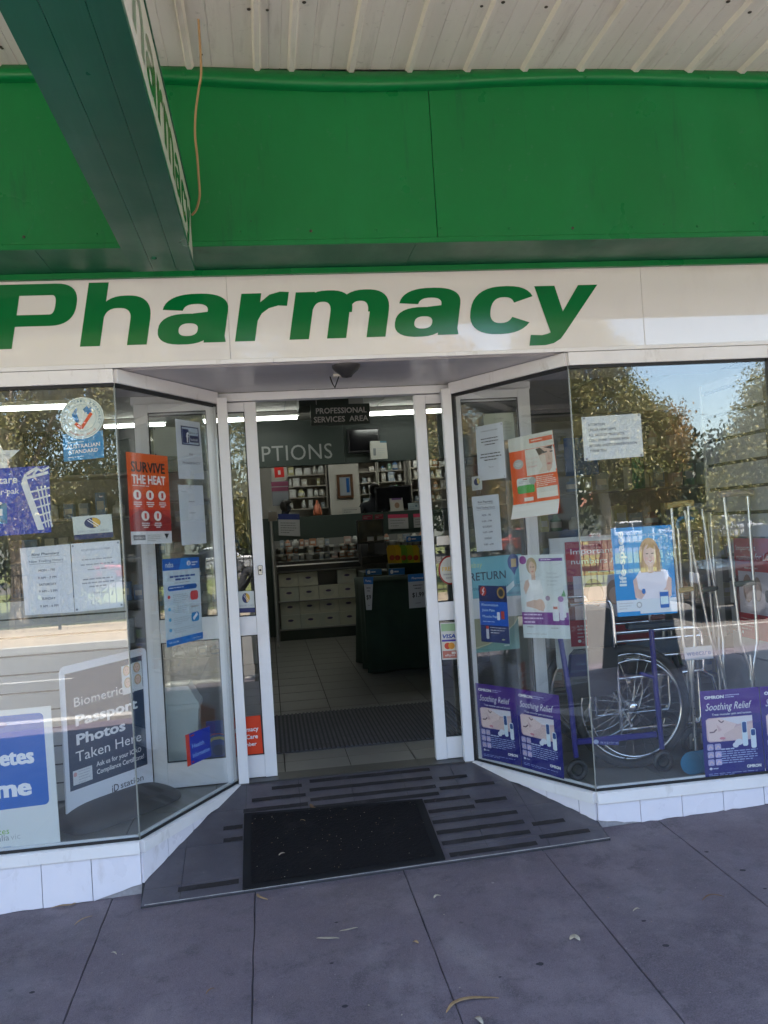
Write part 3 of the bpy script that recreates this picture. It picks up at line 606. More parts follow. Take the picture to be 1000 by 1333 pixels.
# dangling wire
wpx = [(261, 70), (262, 90), (259, 115), (255, 145), (254, 175), (257, 205), (259, 235), (260, 255), (256, 272), (250, 280)]
wy = [-.80, -.79, -.76, -.73, -.71, -.69, -.66, -.63, -.60, -.58]
pts = [onY(a, b, y) for (a, b), y in zip(wpx, wy)]; pts[0] = Vector((pts[0].x, pts[0].y, ZC))
def smooth(p, n=6):
    out = []
    for i in range(len(p)-1):
        a, b, c, d = p[max(0, i-1)], p[i], p[i+1], p[min(len(p)-1, i+2)]
        for j in range(n): t = j/n; out.append(.5*((2*b)+(c-a)*t+(2*a-5*b+4*c-d)*t*t+(3*b-a-3*c+d)*t**3))
    return out+[p[-1]]
k = MB(); k.tube(smooth(pts), .0048, mat('tan_cable', (.36, .22, .1), .6), 8); tag(k.build('hanging_cable'), 'tan cable hanging from the awning ceiling beside the lightbox sign', 'cable')
# ================================================================== lightbox (projecting sign beam)
bx0, bx1, bz0, bz1 = -.535, -.266, 2.632, 2.955
lb = empty('lightbox_sign', 'long dark green box sign projecting overhead with Pharmacy on its white side', 'sign')
box1('casing', (bx0, -3.1, bz0+.004), (bx1-.012, YG-.01, bz1), BEAMG, lb, .003)
for a, b in ((bx0, bx0+.09), (bx0+.0915, bx1-.0785), (bx1-.077, bx1)): box1('underside_strip', (a, -3.1, bz0-.002), (b, YG-.01, bz0+.003), BEAMG, lb)
box1('side_face', (bx1-.012, -3.1, bz0+.022), (bx1-.004, YG-.012, bz1-.008), mat('aged_white_acrylic', (.66, .62, .55), .25, var=.05, scale=2), lb)
box1('lower_edge', (bx1-.011, -3.1, bz0+.004), (bx1, YG-.011, bz0+.022), BEAMG, lb); box1('upper_edge', (bx1-.011, -3.1, bz1-.01), (bx1, YG-.011, bz1+.002), BEAMG, lb)
k = MB(); s0 = 1.98/784; pharmacy_mesh(k, SIGNG, lambda x, y: Vector((bx1-.0035, x+y*.20*.19, bz0+.09+y*.20)), [(-2.50+(a+13)*s0, -2.50+(b+13)*s0) for a, b in EXT], Vector((1, 0, 0))); k.build('lettering', lb, recalc=False)
for y in (-.55, -1.5, -2.6):
    k = MB(); k.tube([(-.4, y, bz1), (-.4, y, ZC)], .012, BEAMG, 8); k.build('hanger_rod', lb)
k = MB(); k.lathe([(.012, 0), (.01, -.006), (0, -.008)], (-.42, -.62, bz0-.002), DGREEN, 10); k.build('bolt', lb)
# ================================================================== doors
DY = .85
def X(px, py=530): return onY(px, py, DY).x
def frame_panel(name, label, x0, x1, y0, y1, sw0, sw1, ztop, mid, cat='door', mids=.1, bottom=.13, top=.05, glass=GLD):
    r = empty(name, label, cat); zt = ztop
    box1('stile', (x0, y0, .004), (x0+sw0, y1, zt), ALU, r, .002); box1('stile', (x1-sw1, y0, .004), (x1, y1, zt), ALU, r, .002)
    box1('bottom_rail', (x0+sw0+.0005, y0+.002, .006), (x1-sw1-.0005, y1-.002, bottom), ALU, r, .002); box1('top_rail', (x0+sw0+.0005, y0+.002, zt-top), (x1-sw1-.0005, y1-.002, zt), ALU, r, .002)
    if mid: box1('mid_rail', (x0+sw0+.0005, y0+.002, mid), (x1-sw1-.0005, y1-.002, mid+mids), ALU, r, .002)
    ym = (y0+y1)/2; zz = [bottom]+([mid, mid+mids] if mid else [])+[zt-top]
    for a, b in zip(zz[::2], zz[1::2]):
        box1('pane', (x0+sw0-.004, ym-.003, a-.004), (x1-sw1+.004, ym+.003, b+.004), glass, r)
        for q in ((x0+sw0, x0+sw0+.006), (x1-sw1-.006, x1-sw1)): box1('gasket', (q[0], ym-.008, a), (q[1], ym-.004, b), BLK, r)
        for q in (a, b-.006): box1('gasket', (x0+sw0+.006, ym-.008, q), (x1-sw1-.006, ym-.004, q+.006), BLK, r)
    return r
MZ = onY(325, 828, DY).z; MZ1 = onY(325, 803, DY).z
frame_panel('glazed_panel', 'white framed glazed panel behind the left angled window', X(174), X(281), .83, .875, X(192)-X(174), X(281)-X(268), 2.235, MZ, mids=MZ1-MZ+.02, top=.05, bottom=.15)
frame_panel('glazed_panel', 'white framed glazed panel behind the right angled window', X(589), X(689), .83, .875, X(599)-X(589), X(689)-X(674), 2.235, MZ, mids=MZ1-MZ+.01, bottom=.15)
k = MB(); k.box((X(283), .80, 0), (X(296), .845, 2.25), ALU, .002); tag(k.build('door_post'), 'white door post meeting the left angled window', 'post')
k = MB(); k.box((X(574), .80, 0), (X(586), .845, 2.25), ALU, .002); tag(k.build('door_post'), 'white door post meeting the right angled window', 'post')
dl = frame_panel('sliding_door', 'left sliding glass door leaf slid open with orange sticker', X(178), X(333), .885, .93, .05, X(333)-X(317.5), 2.23, MZ, mids=MZ1-MZ, bottom=.135, top=.055)
dr = frame_panel('sliding_door', 'right sliding glass door leaf slid open with card payment sticker', X(541), X(687), .885, .93, X(555.5)-X(541), .05, 2.23, MZ, mids=MZ1-MZ, bottom=.135, top=.055)
kp = onY(339, 742, .885); k = MB(); k.box((kp.x-.014, .872, kp.z-.028), (kp.x+.014, .8845, kp.z+.028), mat('lock_plate', (.5, .5, .48), .35, .6), .004); k.lathe([(.007, -.014), (.006, -.018), (0, -.018)], (kp.x, .885, kp.z), BLK, 10, 'Y'); k.build('lock', dl)
tag(box1('door_header', (X(174)-.02, .87, 2.236), (X(689)+.02, .95, 2.285), ALU, None, .002), 'slim white header across the top of the doorway', 'header')
tag(box1('door_threshold', (X(296), .80, -.006), (X(574), .96, .003), mat('dark_threshold', (.03, .03, .032), .4), None), 'dark metal threshold strip across the open doorway', 'threshold')
for a, b in (((X(282.5)), (X(283.8))), ((X(586.2)), (X(592)))):
    tag(box1('door_seal', (a, .806, 0), (b, .85, 2.24), BLK), ('thin black vertical seal beside the left white post' if a < .5 else 'wide black vertical seal beside the right white post'), 'seal')
# ================================================================== POSTERS AND STICKERS
def fr(*q, Y=.0125): return [onY(a, b, Y) for a, b in q]
def spL(*q): return [onP(a, b, PLF-nL*.0125, nL) for a, b in q]
def spR(*q): return [onP(a, b, PLR-nR*.0125, nR) for a, b in q]
K = (.02, .02, .025); W_ = (.8, .8, .82); PAP = (.66, .69, .75); NAVY = h('1d2c63'); RED = h('d8321f'); ORG = h('e8601c'); BLU = h('1a63c8'); LBL = h('2a8ec8')
def dots(c=(.25, .27, .33), s=.022, a=.75): return [('e', x, y, s, s*a, c) for x in (.04, .96) for y in (.035, .965)]
# --- left front window
st = [(.5+.5*math.cos(rad(-18+36*i))*(1 if i % 2 == 0 else .42), .5+.5*math.sin(rad(-18+36*i))*(1 if i % 2 == 0 else .42)) for i in range(10)]
sheet('star_sticker', 'white star shaped sign above the blue basket poster', 'sticker', fr((-37, 567), (27, 563), (29, 628), (-35, 632)), [('t', 'OVER THE', .78, .47, .06, (.4, .4, .42), 'r'), ('t', 'CHANGE', .82, .58, .07, (.4, .4, .42), 'r')], (.72, .73, .74), shape=st)
bk = [('r', 0, 0, 1, 1, h('1c3ba8')), ('e', .2, .3, .5, .35, h('2447b8')), ('t', 'care', .665, .23, .115, W_, 'r', {'b': .02}), ('t', 'super-pak', .68, .39, .09, W_, 'r', {'b': .01}), ('rr', .40, .52, .1, .3, .2, h('2a9bdc')), ('r', .4, .6, .1, .1, W_), ('e', .45, .52, .05, .03, W_)]
bk += [('l', [(.72, .22), (.76, .11), (.88, .02)], .03, PAP), ('p', [(.70, .24), (.76, .16), (.78, .28), (.93, .95), (.86, .95)], PAP), ('l', [(.76, .17), (.99, .10)], .03, PAP), ('l', [(.83, .13), (.88, .04), (.93, .08), (1, .02)], .022, PAP)]
for i in range(5): bk.append(('l', [(.80+.022*i, .38+.12*i), (1, .33+.12*i)], .018, PAP))
for i in range(3): bk.append(('l', [(.87+.04*i, .3), (.95+.03*i, .92)], .014, PAP))
bk += [('w', .1, .85, .4, 2, .05, .018, (.5, .6, .8))]
sheet('blue_poster', 'blue poster with a white shopping basket at the left photo edge', 'poster', fr((-62, 613), (64, 606), (67, 693), (-59, 702)), bk, h('1c3ba8'))
qc = [('r', .04, .56, .92, .43, h('1f86c0')), ('e', .5, .335, .50, .33, (.72, .76, .76)), ('e', .5, .335, .47, .31, h('7ea4b4')), ('e', .5, .335, .46, .303, (.68, .73, .73)), ('e', .5, .335, .33, .215, h('8fb0bb')), ('e', .5, .335, .32, .208, (.70, .75, .74)),
      ('p', [(.30, .34), (.27, .27), (.36, .18), (.4, .17), (.38, .24), (.43, .38), (.38, .41)], h('1273b5')), ('p', [(.53, .20), (.62, .15), (.66, .19), (.72, .18), (.74, .24), (.66, .29), (.58, .27)], h('1273b5')),
      ('l', [(.46, .24), (.44, .38)], .03, W_), ('l', [(.54, .23), (.5, .38)], .03, W_), ('l', [(.6, .25), (.57, .37)], .03, W_), ('l', [(.34, .41), (.47, .50), (.72, .27)], .075, h('e04a28')),
      ('arc', 'QUALITY CARE PHARMACY', .5, .335, .405, 200, -20, .085, h('3f7e9c'), False), ('arc', 'PREFERRED SERVICE', .5, .335, .405, 225, 315, .06, h('c96f5e'), True),
      ('t', 'AUSTRALIAN', .5, .80, .06, W_, 'c', {'b': .015, 'w': .76}), ('t', 'STANDARD', .5, .885, .06, W_, 'c', {'b': .015, 'w': .66}), ('w', .15, .70, .7, 1, .03, .012, (.6, .75, .85)), ('w', .15, .93, .7, 1, .03, .012, (.6, .75, .85))]
shp = [(.5+.5*math.cos(rad(a)), .335+.33*math.sin(rad(a))) for a in range(130, 411, 10)]; shp = shp+[(.96, .62), (.96, .99), (.04, .99), (.04, .62)]
sheet('round_sticker', 'round white sticker with red tick over a blue AUSTRALIAN STANDARD tab', 'sticker', fr((77, 519), (134, 514), (138, 596), (81, 602)), qc, h('1f86c0'), shape=shp)
sen = [('r', 0, 0, 1, .78, (.55, .6, .6)), ('e', .5, .32, .21, .23, NAVY), ('p', [(.5, .1), (.62, .12), (.7, .25), (.7, .4), (.6, .52), (.52, .5)], h('c9a240')), ('l', [(.38, .2), (.62, .52)], .02, W_), ('l', [(.42, .14), (.66, .46)], .02, W_), ('t', 'SENIORS CARD', .5, .72, .1, (.3, .34, .4), 'c', {'w': .8}), ('r', 0, .78, 1, .22, NAVY)]
sheet('seniors_sticker', 'pale rectangular card sticker with navy and gold oval above the paper notices', 'sticker', fr((94, 673), (145, 669), (148, 699), (97, 703)), sen, (.55, .6, .6))
hrs = lambda tc: [('t', t, .5, y, .036, tc, 'c', {'b': .022}) for t, y in (('MON – FRI', .37), ('9 AM – 7 PM', .48), ('SATURDAY', .58), ('9 AM – 2 PM', .68), ('SUNDAY', .79), ('9 AM – 6 PM', .90))]+[('t', 'Rimi Pharmacy', .5, .13, .04, tc, 'c', {'w': .55, 'b': .015}), ('t', 'New Trading Hours', .5, .23, .036, tc, 'c', {'w': .68}), ('r', .22, .15, .56, .004, tc), ('r', .16, .25, .68, .004, tc)]
sheet('trading_hours_notice', 'white trading hours notice taped in the left front window', 'notice', fr((26, 714), (91, 708), (97, 797), (33, 801)), hrs((.16, .18, .24)), (.62, .65, .72))
att = [('t', 'ATTENTION CUSTOMERS', .5, .12, .028, (.25, .27, .33), 'c', {'w': .6}), ('w', .15, .24, .72, 3, .075, .018, (.35, .37, .43), 'c'), ('w', .15, .53, .72, 3, .055, .02, (.3, .32, .38), 'c'), ('t', 'Thank you', .52, .76, .03, (.3, .32, .38), 'c')]+dots()
sheet('customer_notice', 'white customer notice with four corner tacks beside the trading hours notice', 'notice', fr((92, 708), (156, 703), (161, 790), (98, 797)), att, (.62, .65, .72))
db = [('rr', -.05, .04, .97, .65, .05, h('1460b4')), ('t', 'Diabetes', .80, .385, .112, W_, 'r', {'b': .045, 'w': .72}), ('t', 'me', .755, .605, .125, W_, 'r', {'b': .045, 'w': .36}),
      ('e', .4, .1, .16, .028, h('10489a')), ('t', 'diabetes', .505, .86, .045, h('7fb33a'), 'r', {}), ('t', 'australia', .50, .905, .045, (.25, .27, .28), 'r', {}), ('t', 'vic', .61, .905, .045, (.45, .47, .48), 'r', {}), ('w', .1, .945, .82, 1, .03, .009, (.45, .5, .6))]
sheet('diabetes_sign', 'white board with big blue panel and white lettering leaning at the left edge', 'sign', fr((-66, 931), (66, 919), (79, 1102), (-53, 1121), Y=.03), db, (.66, .68, .68), thick=.006, kindname='board')
# --- left angled window
sv = [('r', 0, .0, 1, .45, h('e8641e')), ('r', 0, .25, 1, .2, h('e05a20')), ('r', 0, .45, 1, .2, h('d84a26')), ('r', 0, .62, 1, .25, h('c43326')), ('p', [(0, .86), (.0, .7), (.25, .62), (.45, .68), (.5, .75), (.7, .63), (1, .72), (1, .86)], h('9c2626')), ('r', 0, .86, 1, .14, (.74, .74, .76)),
      ('t', 'SURVIVE', .5, .205, .115, K, 'c', {'b': .03, 'w': .82}), ('t', 'THE HEAT', .5, .335, .10, W_, 'c', {'b': .03, 'w': .82}), ('w', .1, .355, .8, 1, .02, .008, W_)]
for x, y in ((.2, .46), (.5, .46), (.8, .46), (.36, .69), (.66, .69)): sv += [('e', x, y, .095, .055, (.8, .8, .78)), ('r', x-.02, y-.03, .05, .06, h('c43326')), ('w', x-.1, y+.075, .2, 3, .022, .012, W_, 'c')]
sv += [('r', .05, .9, .28, .055, (.15, .15, .17)), ('t', 'HEAT HEALTH', .19, .94, .02, W_, 'c', {'w': .24}), ('w', .38, .9, .35, 4, .02, .007, (.4, .4, .4)), ('p', [(.8, .89), (.92, .89), (.86, .95)], K)]
sheet('heat_poster', 'orange and red poster reading SURVIVE THE HEAT', 'poster', spL((164, 588), (218, 594), (224, 707), (171, 709)), sv, h('d84a26'))
fbk = [('r', .2, .1, .72, .32, NAVY), ('r', .24, .12, .64, .28, (.5, .58, .68)), ('r', .25, .15, .25, .24, NAVY), ('t', 'f', .44, .37, .17, W_, 'c', {'b': .04}), ('r', .53, .25, .35, .12, NAVY), ('t', 'facebook', .705, .34, .05, W_, 'c', {'w': .3}), ('t', 'Like us on', .7, .22, .04, K, 'c', {'w': .34}), ('t', 'RIMI', .53, .6, .045, (.15, .15, .2), 'c', {}), ('t', 'PHARMACY', .53, .75, .045, (.15, .15, .2), 'c', {'w': .7})]
sheet('social_media_notice', 'white sheet with a dark blue logo box above the words PHARMACY', 'notice', spL((228, 545), (260, 550), (266, 624), (233, 623)), fbk, PAP)
sheet('plain_notice', 'white nearly blank sheet just under the logo sheet on the angled glass', 'notice', spL((232, 631), (264, 632), (269, 707), (237, 710)), [('t', 'Pharmacists', .12, .12, .022, (.25, .27, .33), 'l'), ('t', 'Ahmed Salem', .5, .29, .024, (.3, .32, .38), 'c'), ('t', '&', .5, .385, .024, (.3, .32, .38), 'c'), ('t', 'Nadia Hanna', .5, .48, .024, (.3, .32, .38), 'c')][0:1]+[('w', .27, .27, .46, 1, .02, .018, (.35, .37, .43), 'c'), ('t', '&', .5, .385, .022, (.35, .37, .43), 'c'), ('w', .27, .46, .46, 1, .02, .018, (.35, .37, .43), 'c')], PAP)
nd = [('r', 0, 0, 1, .135, h('1760b8')), ('p', [(.5, 0), (.68, 0), (.76, .135), (.42, .135)], h('2a86d8')), ('t', 'ndss', .08, .10, .065, W_, 'l', {'b': .01}), ('e', .7, .065, .055, .03, W_), ('t', 'd', .7, .085, .04, h('1760b8'), 'c', {'b': .03}), ('w', .78, .05, .18, 2, .03, .014, W_),
      ('w', .14, .2, .76, 2, .035, .022, h('1a4f9c'), 'c'), ('w', .1, .28, .8, 1, .03, .01, (.4, .45, .5), 'c'), ('rr', .1, .315, .8, .06, .05, h('1a63b8')), ('w', .14, .335, .7, 1, .02, .01, W_), ('w', .22, .42, .42, 5, .022, .008, (.45, .5, .55)), ('rr', .7, .4, .22, .11, .05, h('d8484c')), ('w', .22, .56, .42, 4, .022, .008, (.45, .5, .55)),
      ('e', .12, .44, .035, .02, h('d8484c')), ('e', .12, .58, .035, .02, h('58b0d8')), ('rr', .7, .58, .22, .02, .02, (.5, .5, .5)), ('w', .22, .69, .42, 4, .022, .008, (.45, .5, .55)), ('rr', .7, .66, .22, .11, .05, h('1f8cc8')), ('l', [(.75, .74), (.87, .68)], .05, W_), ('e', .12, .7, .035, .02, h('58b0d8')), ('w', .22, .81, .6, 3, .022, .008, (.45, .5, .55)), ('e', .12, .82, .035, .02, h('58b0d8')),
      ('r', 0, .92, 1, .08, h('1a78c8')), ('t', '1300 136 588', .06, .972, .022, W_, 'l', {'w': .26}), ('t', 'ndss.com.au', .94, .972, .02, W_, 'r', {'w': .24})]
sheet('diabetes_scheme_poster', 'white information poster with blue header and blue footer on the angled glass', 'poster', spL((211, 728), (259, 725), (264, 831), (217, 843)), nd, (.6, .68, .74))
sheet('health_information_sign', 'blue sign with red edge reading Health Information low on the glass', 'sign', spL((242, 957), (273, 945), (275, 984), (245, 998)), [('r', .13, 0, .87, 1, h('1236b4')), ('t', 'Health', .22, .50, .14, h('8fb4f0'), 'l', {'b': .02, 'w': .5}), ('t', 'Information', .22, .80, .14, h('8fb4f0'), 'l', {'b': .02, 'w': .72}), ('w', .18, .06, .3, 1, .1, .05, RED), ('w', .18, .9, .15, 1, .1, .05, RED)], h('e03a20'), thick=.004)
sheet('back_of_notice', 'yellowed back of a taped notice high on the left inner panel', 'notice', fr((199, 556), (231, 556), (233, 594), (201, 594), Y=.84), [('w', .15, .2, .7, 6, .1, .02, (.4, .4, .36), 'c'), ('e', .06, .06, .03, .03, K), ('e', .06, .94, .03, .03, K)], (.42, .45, .38))
sheet('rainbow_poster', 'dark blue poster with faint rainbow arcs behind the left inner panel', 'poster', fr((268, 939), (295, 937), (298, 984), (271, 988), Y=.885), [('e', .6, 1.0, .75, .62, h('b0442c')), ('e', .6, 1.0, .68, .56, h('a89c54')), ('e', .6, 1.0, .58, .42, h('1a3468'))][:0]+[('l', [(0, .45), (.3, .36), (.65, .36), (1, .44)], .04, h('b0442c')), ('l', [(0, .58), (.3, .48), (.65, .47), (1, .56)], .14, h('a89c54')), ('e', .55, .8, .3, .15, h('14305c'))], h('123a86'))
# --- left sliding leaf
sheet('member_sticker', 'orange red sticker reading Pharmacy Self Care Member on the left door leaf', 'sticker', fr((301, 935), (339, 931), (343, 982), (304, 987), Y=.902), [('t', 'Pharmacy', .90, .38, .115, W_, 'r', {'b': .02, 'w': .80}), ('t', 'Self Care', .86, .57, .115, W_, 'r', {'b': .02, 'w': .74}), ('t', 'Member', .80, .75, .10, W_, 'r', {'b': .02, 'w': .62})], h('d8401e'))
sheet('seniors_sticker', 'small pale card sticker with gold oval on the left door leaf', 'sticker', fr((308, 770), (332, 769), (333, 797), (309, 798), Y=.902), sen, (.55, .6, .6))
# --- right angled window
no = [('t', 'ATTENTION CUSTOMERS', .5, .12, .022, K, 'c', {'w': .62}), ('w', .14, .24, .72, 3, .055, .018, K, 'c'), ('w', .1, .52, .8, 3, .055, .018, K, 'c'), ('t', 'Thank you', .5, .78, .022, K, 'c')]
sheet('customer_notice', 'white customer notice above the small square sticker on the right angled glass', 'notice', spR((619, 556), (654, 549), (659, 622), (623, 626)), no+dots(a=.5), PAP)
sheet('back_of_notice', 'yellowish taped notice high on the right inner panel behind the white notice', 'notice', fr((629, 539), (668, 537), (671, 572), (632, 575), Y=.84), [('t', 'CUSTOMERS', .5, .22, .05, (.2, .2, .2), 'c'), ('w', .3, .4, .6, 4, .12, .03, (.4, .42, .36), 'c')]+dots(a=1), (.5, .54, .45))
sk = (.62, .42, .33)
op = [('r', 0, .0, 1, .17, (.66, .68, .64)), ('r', .48, .05, .5, .055, h('e0602c')), ('w', .52, .07, .4, 1, .02, .012, (.8, .7, .6)), ('r', .36, .175, .62, .32, (.70, .70, .66)), ('p', [(.62, .19), (.95, .175), (.97, .3), (.9, .44), (.84, .485), (.78, .45), (.68, .33)], sk), ('p', [(.6, .185), (.7, .18), (.8, .24), (.66, .27)], (.08, .05, .04)), ('p', [(.78, .18), (.96, .175), (.97, .23), (.86, .2)], (.08, .05, .04)), ('p', [(.95, .19), (.99, .2), (1, .46), (.93, .46)], (.72, .72, .7)),
      ('l', [(.76, .245), (.84, .24)], .02, K), ('l', [(.9, .245), (.96, .245)], .02, K), ('p', [(.86, .26), (.9, .34), (.84, .34)], tuple(c*.8 for c in sk)), ('e', .86, .385, .05, .012, (.5, .15, .13)), ('p', [(.66, .27), (.8, .27), (.8, .48), (.62, .48), (.72, .4)], (.66, .58, .5)),
      ('t', 'Does your skin', .38, .30, .028, (.72, .55, .5), 'l', {'w': .26}), ('t', 'feel dry and', .39, .35, .028, (.72, .55, .5), 'l', {'w': .22}), ('t', 'irritated?', .40, .40, .028, (.7, .35, .3), 'l', {'w': .2}),
      ('e', .19, .335, .115, .06, (.42, .44, .42)), ('w', .11, .315, .16, 3, .018, .009, (.7, .7, .7), 'c'), ('rr', .12, .51, .38, .17, .04, (.66, .7, .68)), ('rr', .12, .60, .38, .10, .04, h('3aa53c')), ('w', .16, .55, .2, 2, .018, .008, (.4, .4, .4)), ('r', .26, .525, .1, .012, h('b0402c')), ('e', .47, .56, .075, .045, (.4, .45, .44)),
      ('w', .55, .52, .42, 6, .022, .010, (.85, .72, .62)), ('r', .54, .655, .44, .13, (.68, .68, .62)), ('rr', .58, .67, .16, .06, .02, (.6, .42, .32)), ('rr', .78, .67, .16, .06, .02, (.6, .42, .32)), ('r', .26, .755, .2, .045, (.74, .68, .64)), ('r', .28, .765, .16, .018, (.25, .15, .12)), ('r', 0, .825, 1, .175, (.64, .66, .62)), ('w', .15, .865, .25, 1, .02, .01, (.7, .4, .3)), ('w', .65, .87, .25, 1, .02, .008, (.4, .4, .4)), ('w', .05, .95, .8, 1, .02, .008, (.5, .5, .5))]
sheet('skin_care_poster', 'orange and white skin care poster with a half face and curled lower edge', 'poster', spR((661, 572), (719, 560), (732, 668), (671, 676)), op, h('e8601c'), curl=.035)
sheet('seniors_sticker', 'small square sticker with a navy and gold disc between two notices on the right glass', 'sticker', spR((614, 621), (627, 619), (628, 637), (615, 639)), [('e', .5, .4, .3, .26, NAVY), ('p', [(.5, .16), (.72, .2), (.78, .4), (.7, .6), (.55, .5)], h('c9b870')), ('w', .15, .82, .7, 1, .1, .05, (.4, .4, .42))], (.55, .58, .58))
sheet('trading_hours_notice', 'white trading hours notice taped on the right angled glass', 'notice', spR((614, 647), (649, 643), (654, 716), (621, 718)), hrs((.1, .11, .16)), PAP)
pw = [('r', 0, .69, 1, .15, h('7a2f8c')), ('w', .04, .71, .42, 3, .045, .016, (.8, .65, .85)), ('e', .1, .06, .08, .05, h('8c2f90')), ('r', .46, .045, .5, .035, h('6e2f96')), ('w', .5, .055, .4, 1, .02, .012, (.8, .7, .85)), ('t', '“Don’t leave', .6, .235, .026, (.4, .44, .48), 'l', {'w': .22}), ('t', 'stretch marks', .6, .28, .026, (.4, .44, .48), 'l', {'w': .26}), ('t', 'on cuddles', .6, .325, .026, (.4, .44, .48), 'l', {'w': .22}), ('t', 'or chance.”', .6, .37, .026, (.4, .44, .48), 'l', {'w': .22}),
      ('p', [(.13, .5), (.18, .38), (.2, .3), (.44, .3), (.5, .4), (.5, .48), (.58, .56), (.56, .66), (.5, .69), (.06, .69), (.1, .6)], (.72, .74, .76)), ('p', [(.08, .40), (.13, .31), (.22, .29), (.24, .34), (.15, .44), (.12, .48)], sk), ('p', [(.12, .57), (.3, .54), (.5, .56), (.53, .62), (.48, .68), (.28, .64), (.12, .62)], sk), ('e', .42, .6, .1, .07, tuple(c*1.06 for c in sk)),
      ('e', .29, .13, .115, .10, (.38, .29, .17)), ('r', .27, .2, .09, .1, tuple(c*.85 for c in sk)), ('e', .30, .16, .075, .082, sk), ('l', [(.26, .145), (.29, .145)], .014, K), ('l', [(.32, .145), (.35, .145)], .014, K), ('e', .305, .2, .025, .008, (.5, .15, .15)), ('p', [(.2, .3), (.24, .29), (.3, .36), (.4, .35), (.44, .3), (.47, .31), (.42, .42), (.25, .42)], (.78, .8, .82)),
      ('p', [(.88, .5), (.95, .42), (.98, .5)], h('5f9a6a')), ('rr', .68, .57, .13, .22, .02, (.72, .74, .78)), ('rr', .82, .52, .1, .26, .02, (.66, .64, .76)), ('rr', .9, .58, .06, .17, .02, (.7, .72, .78)), ('r', .70, .62, .09, .03, h('c07060')), ('e', .87, .53, .06, .035, h('9a6aac')), ('e', .6, .52, .05, .03, h('9a86a0')), ('w', .1, .86, .25, 1, .02, .012, (.3, .3, .3)), ('w', .62, .87, .28, 1, .02, .01, (.35, .35, .35)), ('w', .08, .945, .8, 1, .02, .009, (.5, .5, .5))]
sheet('pregnancy_poster', 'white and purple poster of a pregnant woman in a singlet', 'poster', spR((674.5, 723), (734, 721), (743, 832), (682, 830)), pw, (.64, .70, .72))
jp = [('r', 0, 0, 1, .28, h('152a62')), ('r', 0, .28, 1, .42, h('1a5cc0')), ('r', 0, .7, 1, .3, h('142c6c')), ('e', .16, .1, .12, .085, h('c0342c')), ('l', [(.2, .04), (.13, .1), (.2, .1), (.12, .17)], .03, W_), ('e', .8, .12, .14, .10, h('b08a48')), ('e', .8, .12, .09, .065, h('3a3a40')), ('t', 'Rheumatism', .08, .36, .045, (.6, .75, .9), 'l', {'w': .6, 'b': .01}), ('t', 'Joint Pain', .09, .455, .045, (.6, .75, .9), 'l', {'w': .45, 'b': .01}), ('t', 'Muscle Pain', .10, .565, .045, (.6, .75, .9), 'l', {'w': .55, 'b': .01}), ('w', .1, .63, .75, 1, .02, .012, (.5, .6, .8)),
      ('rr', .62, .46, .1, .14, .02, W_), ('rr', .76, .44, .12, .14, .02, h('c0483c')), ('rr', .2, .76, .1, .18, .02, (.6, .6, .65)), ('e', .25, .74, .06, .03, h('c0342c')), ('w', .36, .73, .58, 3, .045, .015, (.6, .55, .6)), ('w', .75, .93, .2, 1, .02, .02, (.7, .75, .3))]
sheet('joint_pain_poster', 'small dark blue poster listing Rheumatism, Joint Pain and Muscle Pain', 'poster', spR((623, 762), (659, 763), (664, 838), (627, 835)), jp, (.6, .66, .7))
eb = [('r', 0, 0, 1, 1, h('74b4c4')), ('t', 'ebay', .12, .24, .14, (.5, .6, .3), 'l', {'w': .2}), ('t', 'RETURN', .1, .55, .20, h('22324e'), 'l', {'w': .62, 'b': .01}), ('t', 'your e-bay parcels here', .1, .78, .10, h('3a6478'), 'l', {'w': .86, 'sh': .3}), ('e', .86, .18, .1, .2, h('324a8c')), ('p', [(.79, .28), (.93, .28), (.87, .5)], h('324a8c')), ('r', .82, .1, .09, .2, h('c0a878')), ('p', [(.55, .95), (.85, .62), (.86, .75), (.66, .98)], (.7, .8, .8)), ('t', 'PARCEL POINT', .75, .95, .06, h('2a5890'), 'l', {'w': .2})]
sheet('parcel_return_poster', 'pale turquoise poster reading RETURN behind the joint pain poster', 'poster', fr((603, 727), (678, 721), (681, 775), (606, 782), Y=.84), eb, h('74b4c4'))
sheet('landscape_poster', 'faded yellow and turquoise poster on the lower pane of the right inner panel', 'poster', fr((617, 806), (674, 798), (677, 844), (620, 850), Y=.84), [('r', 0, 0, 1, 1, (.36, .36, .24)), ('p', [(0, .9), (.3, .8), (.6, .62), (.9, .3), (1, .1), (1, 1), (0, 1)], h('6a9a96')), ('l', [(.0, .86), (.3, .78), (.6, .6), (.9, .3), (1, .12)], .02, (.55, .6, .4)), ('w', .65, .85, .25, 1, .1, .04, (.6, .7, .7))], (.36, .36, .24))
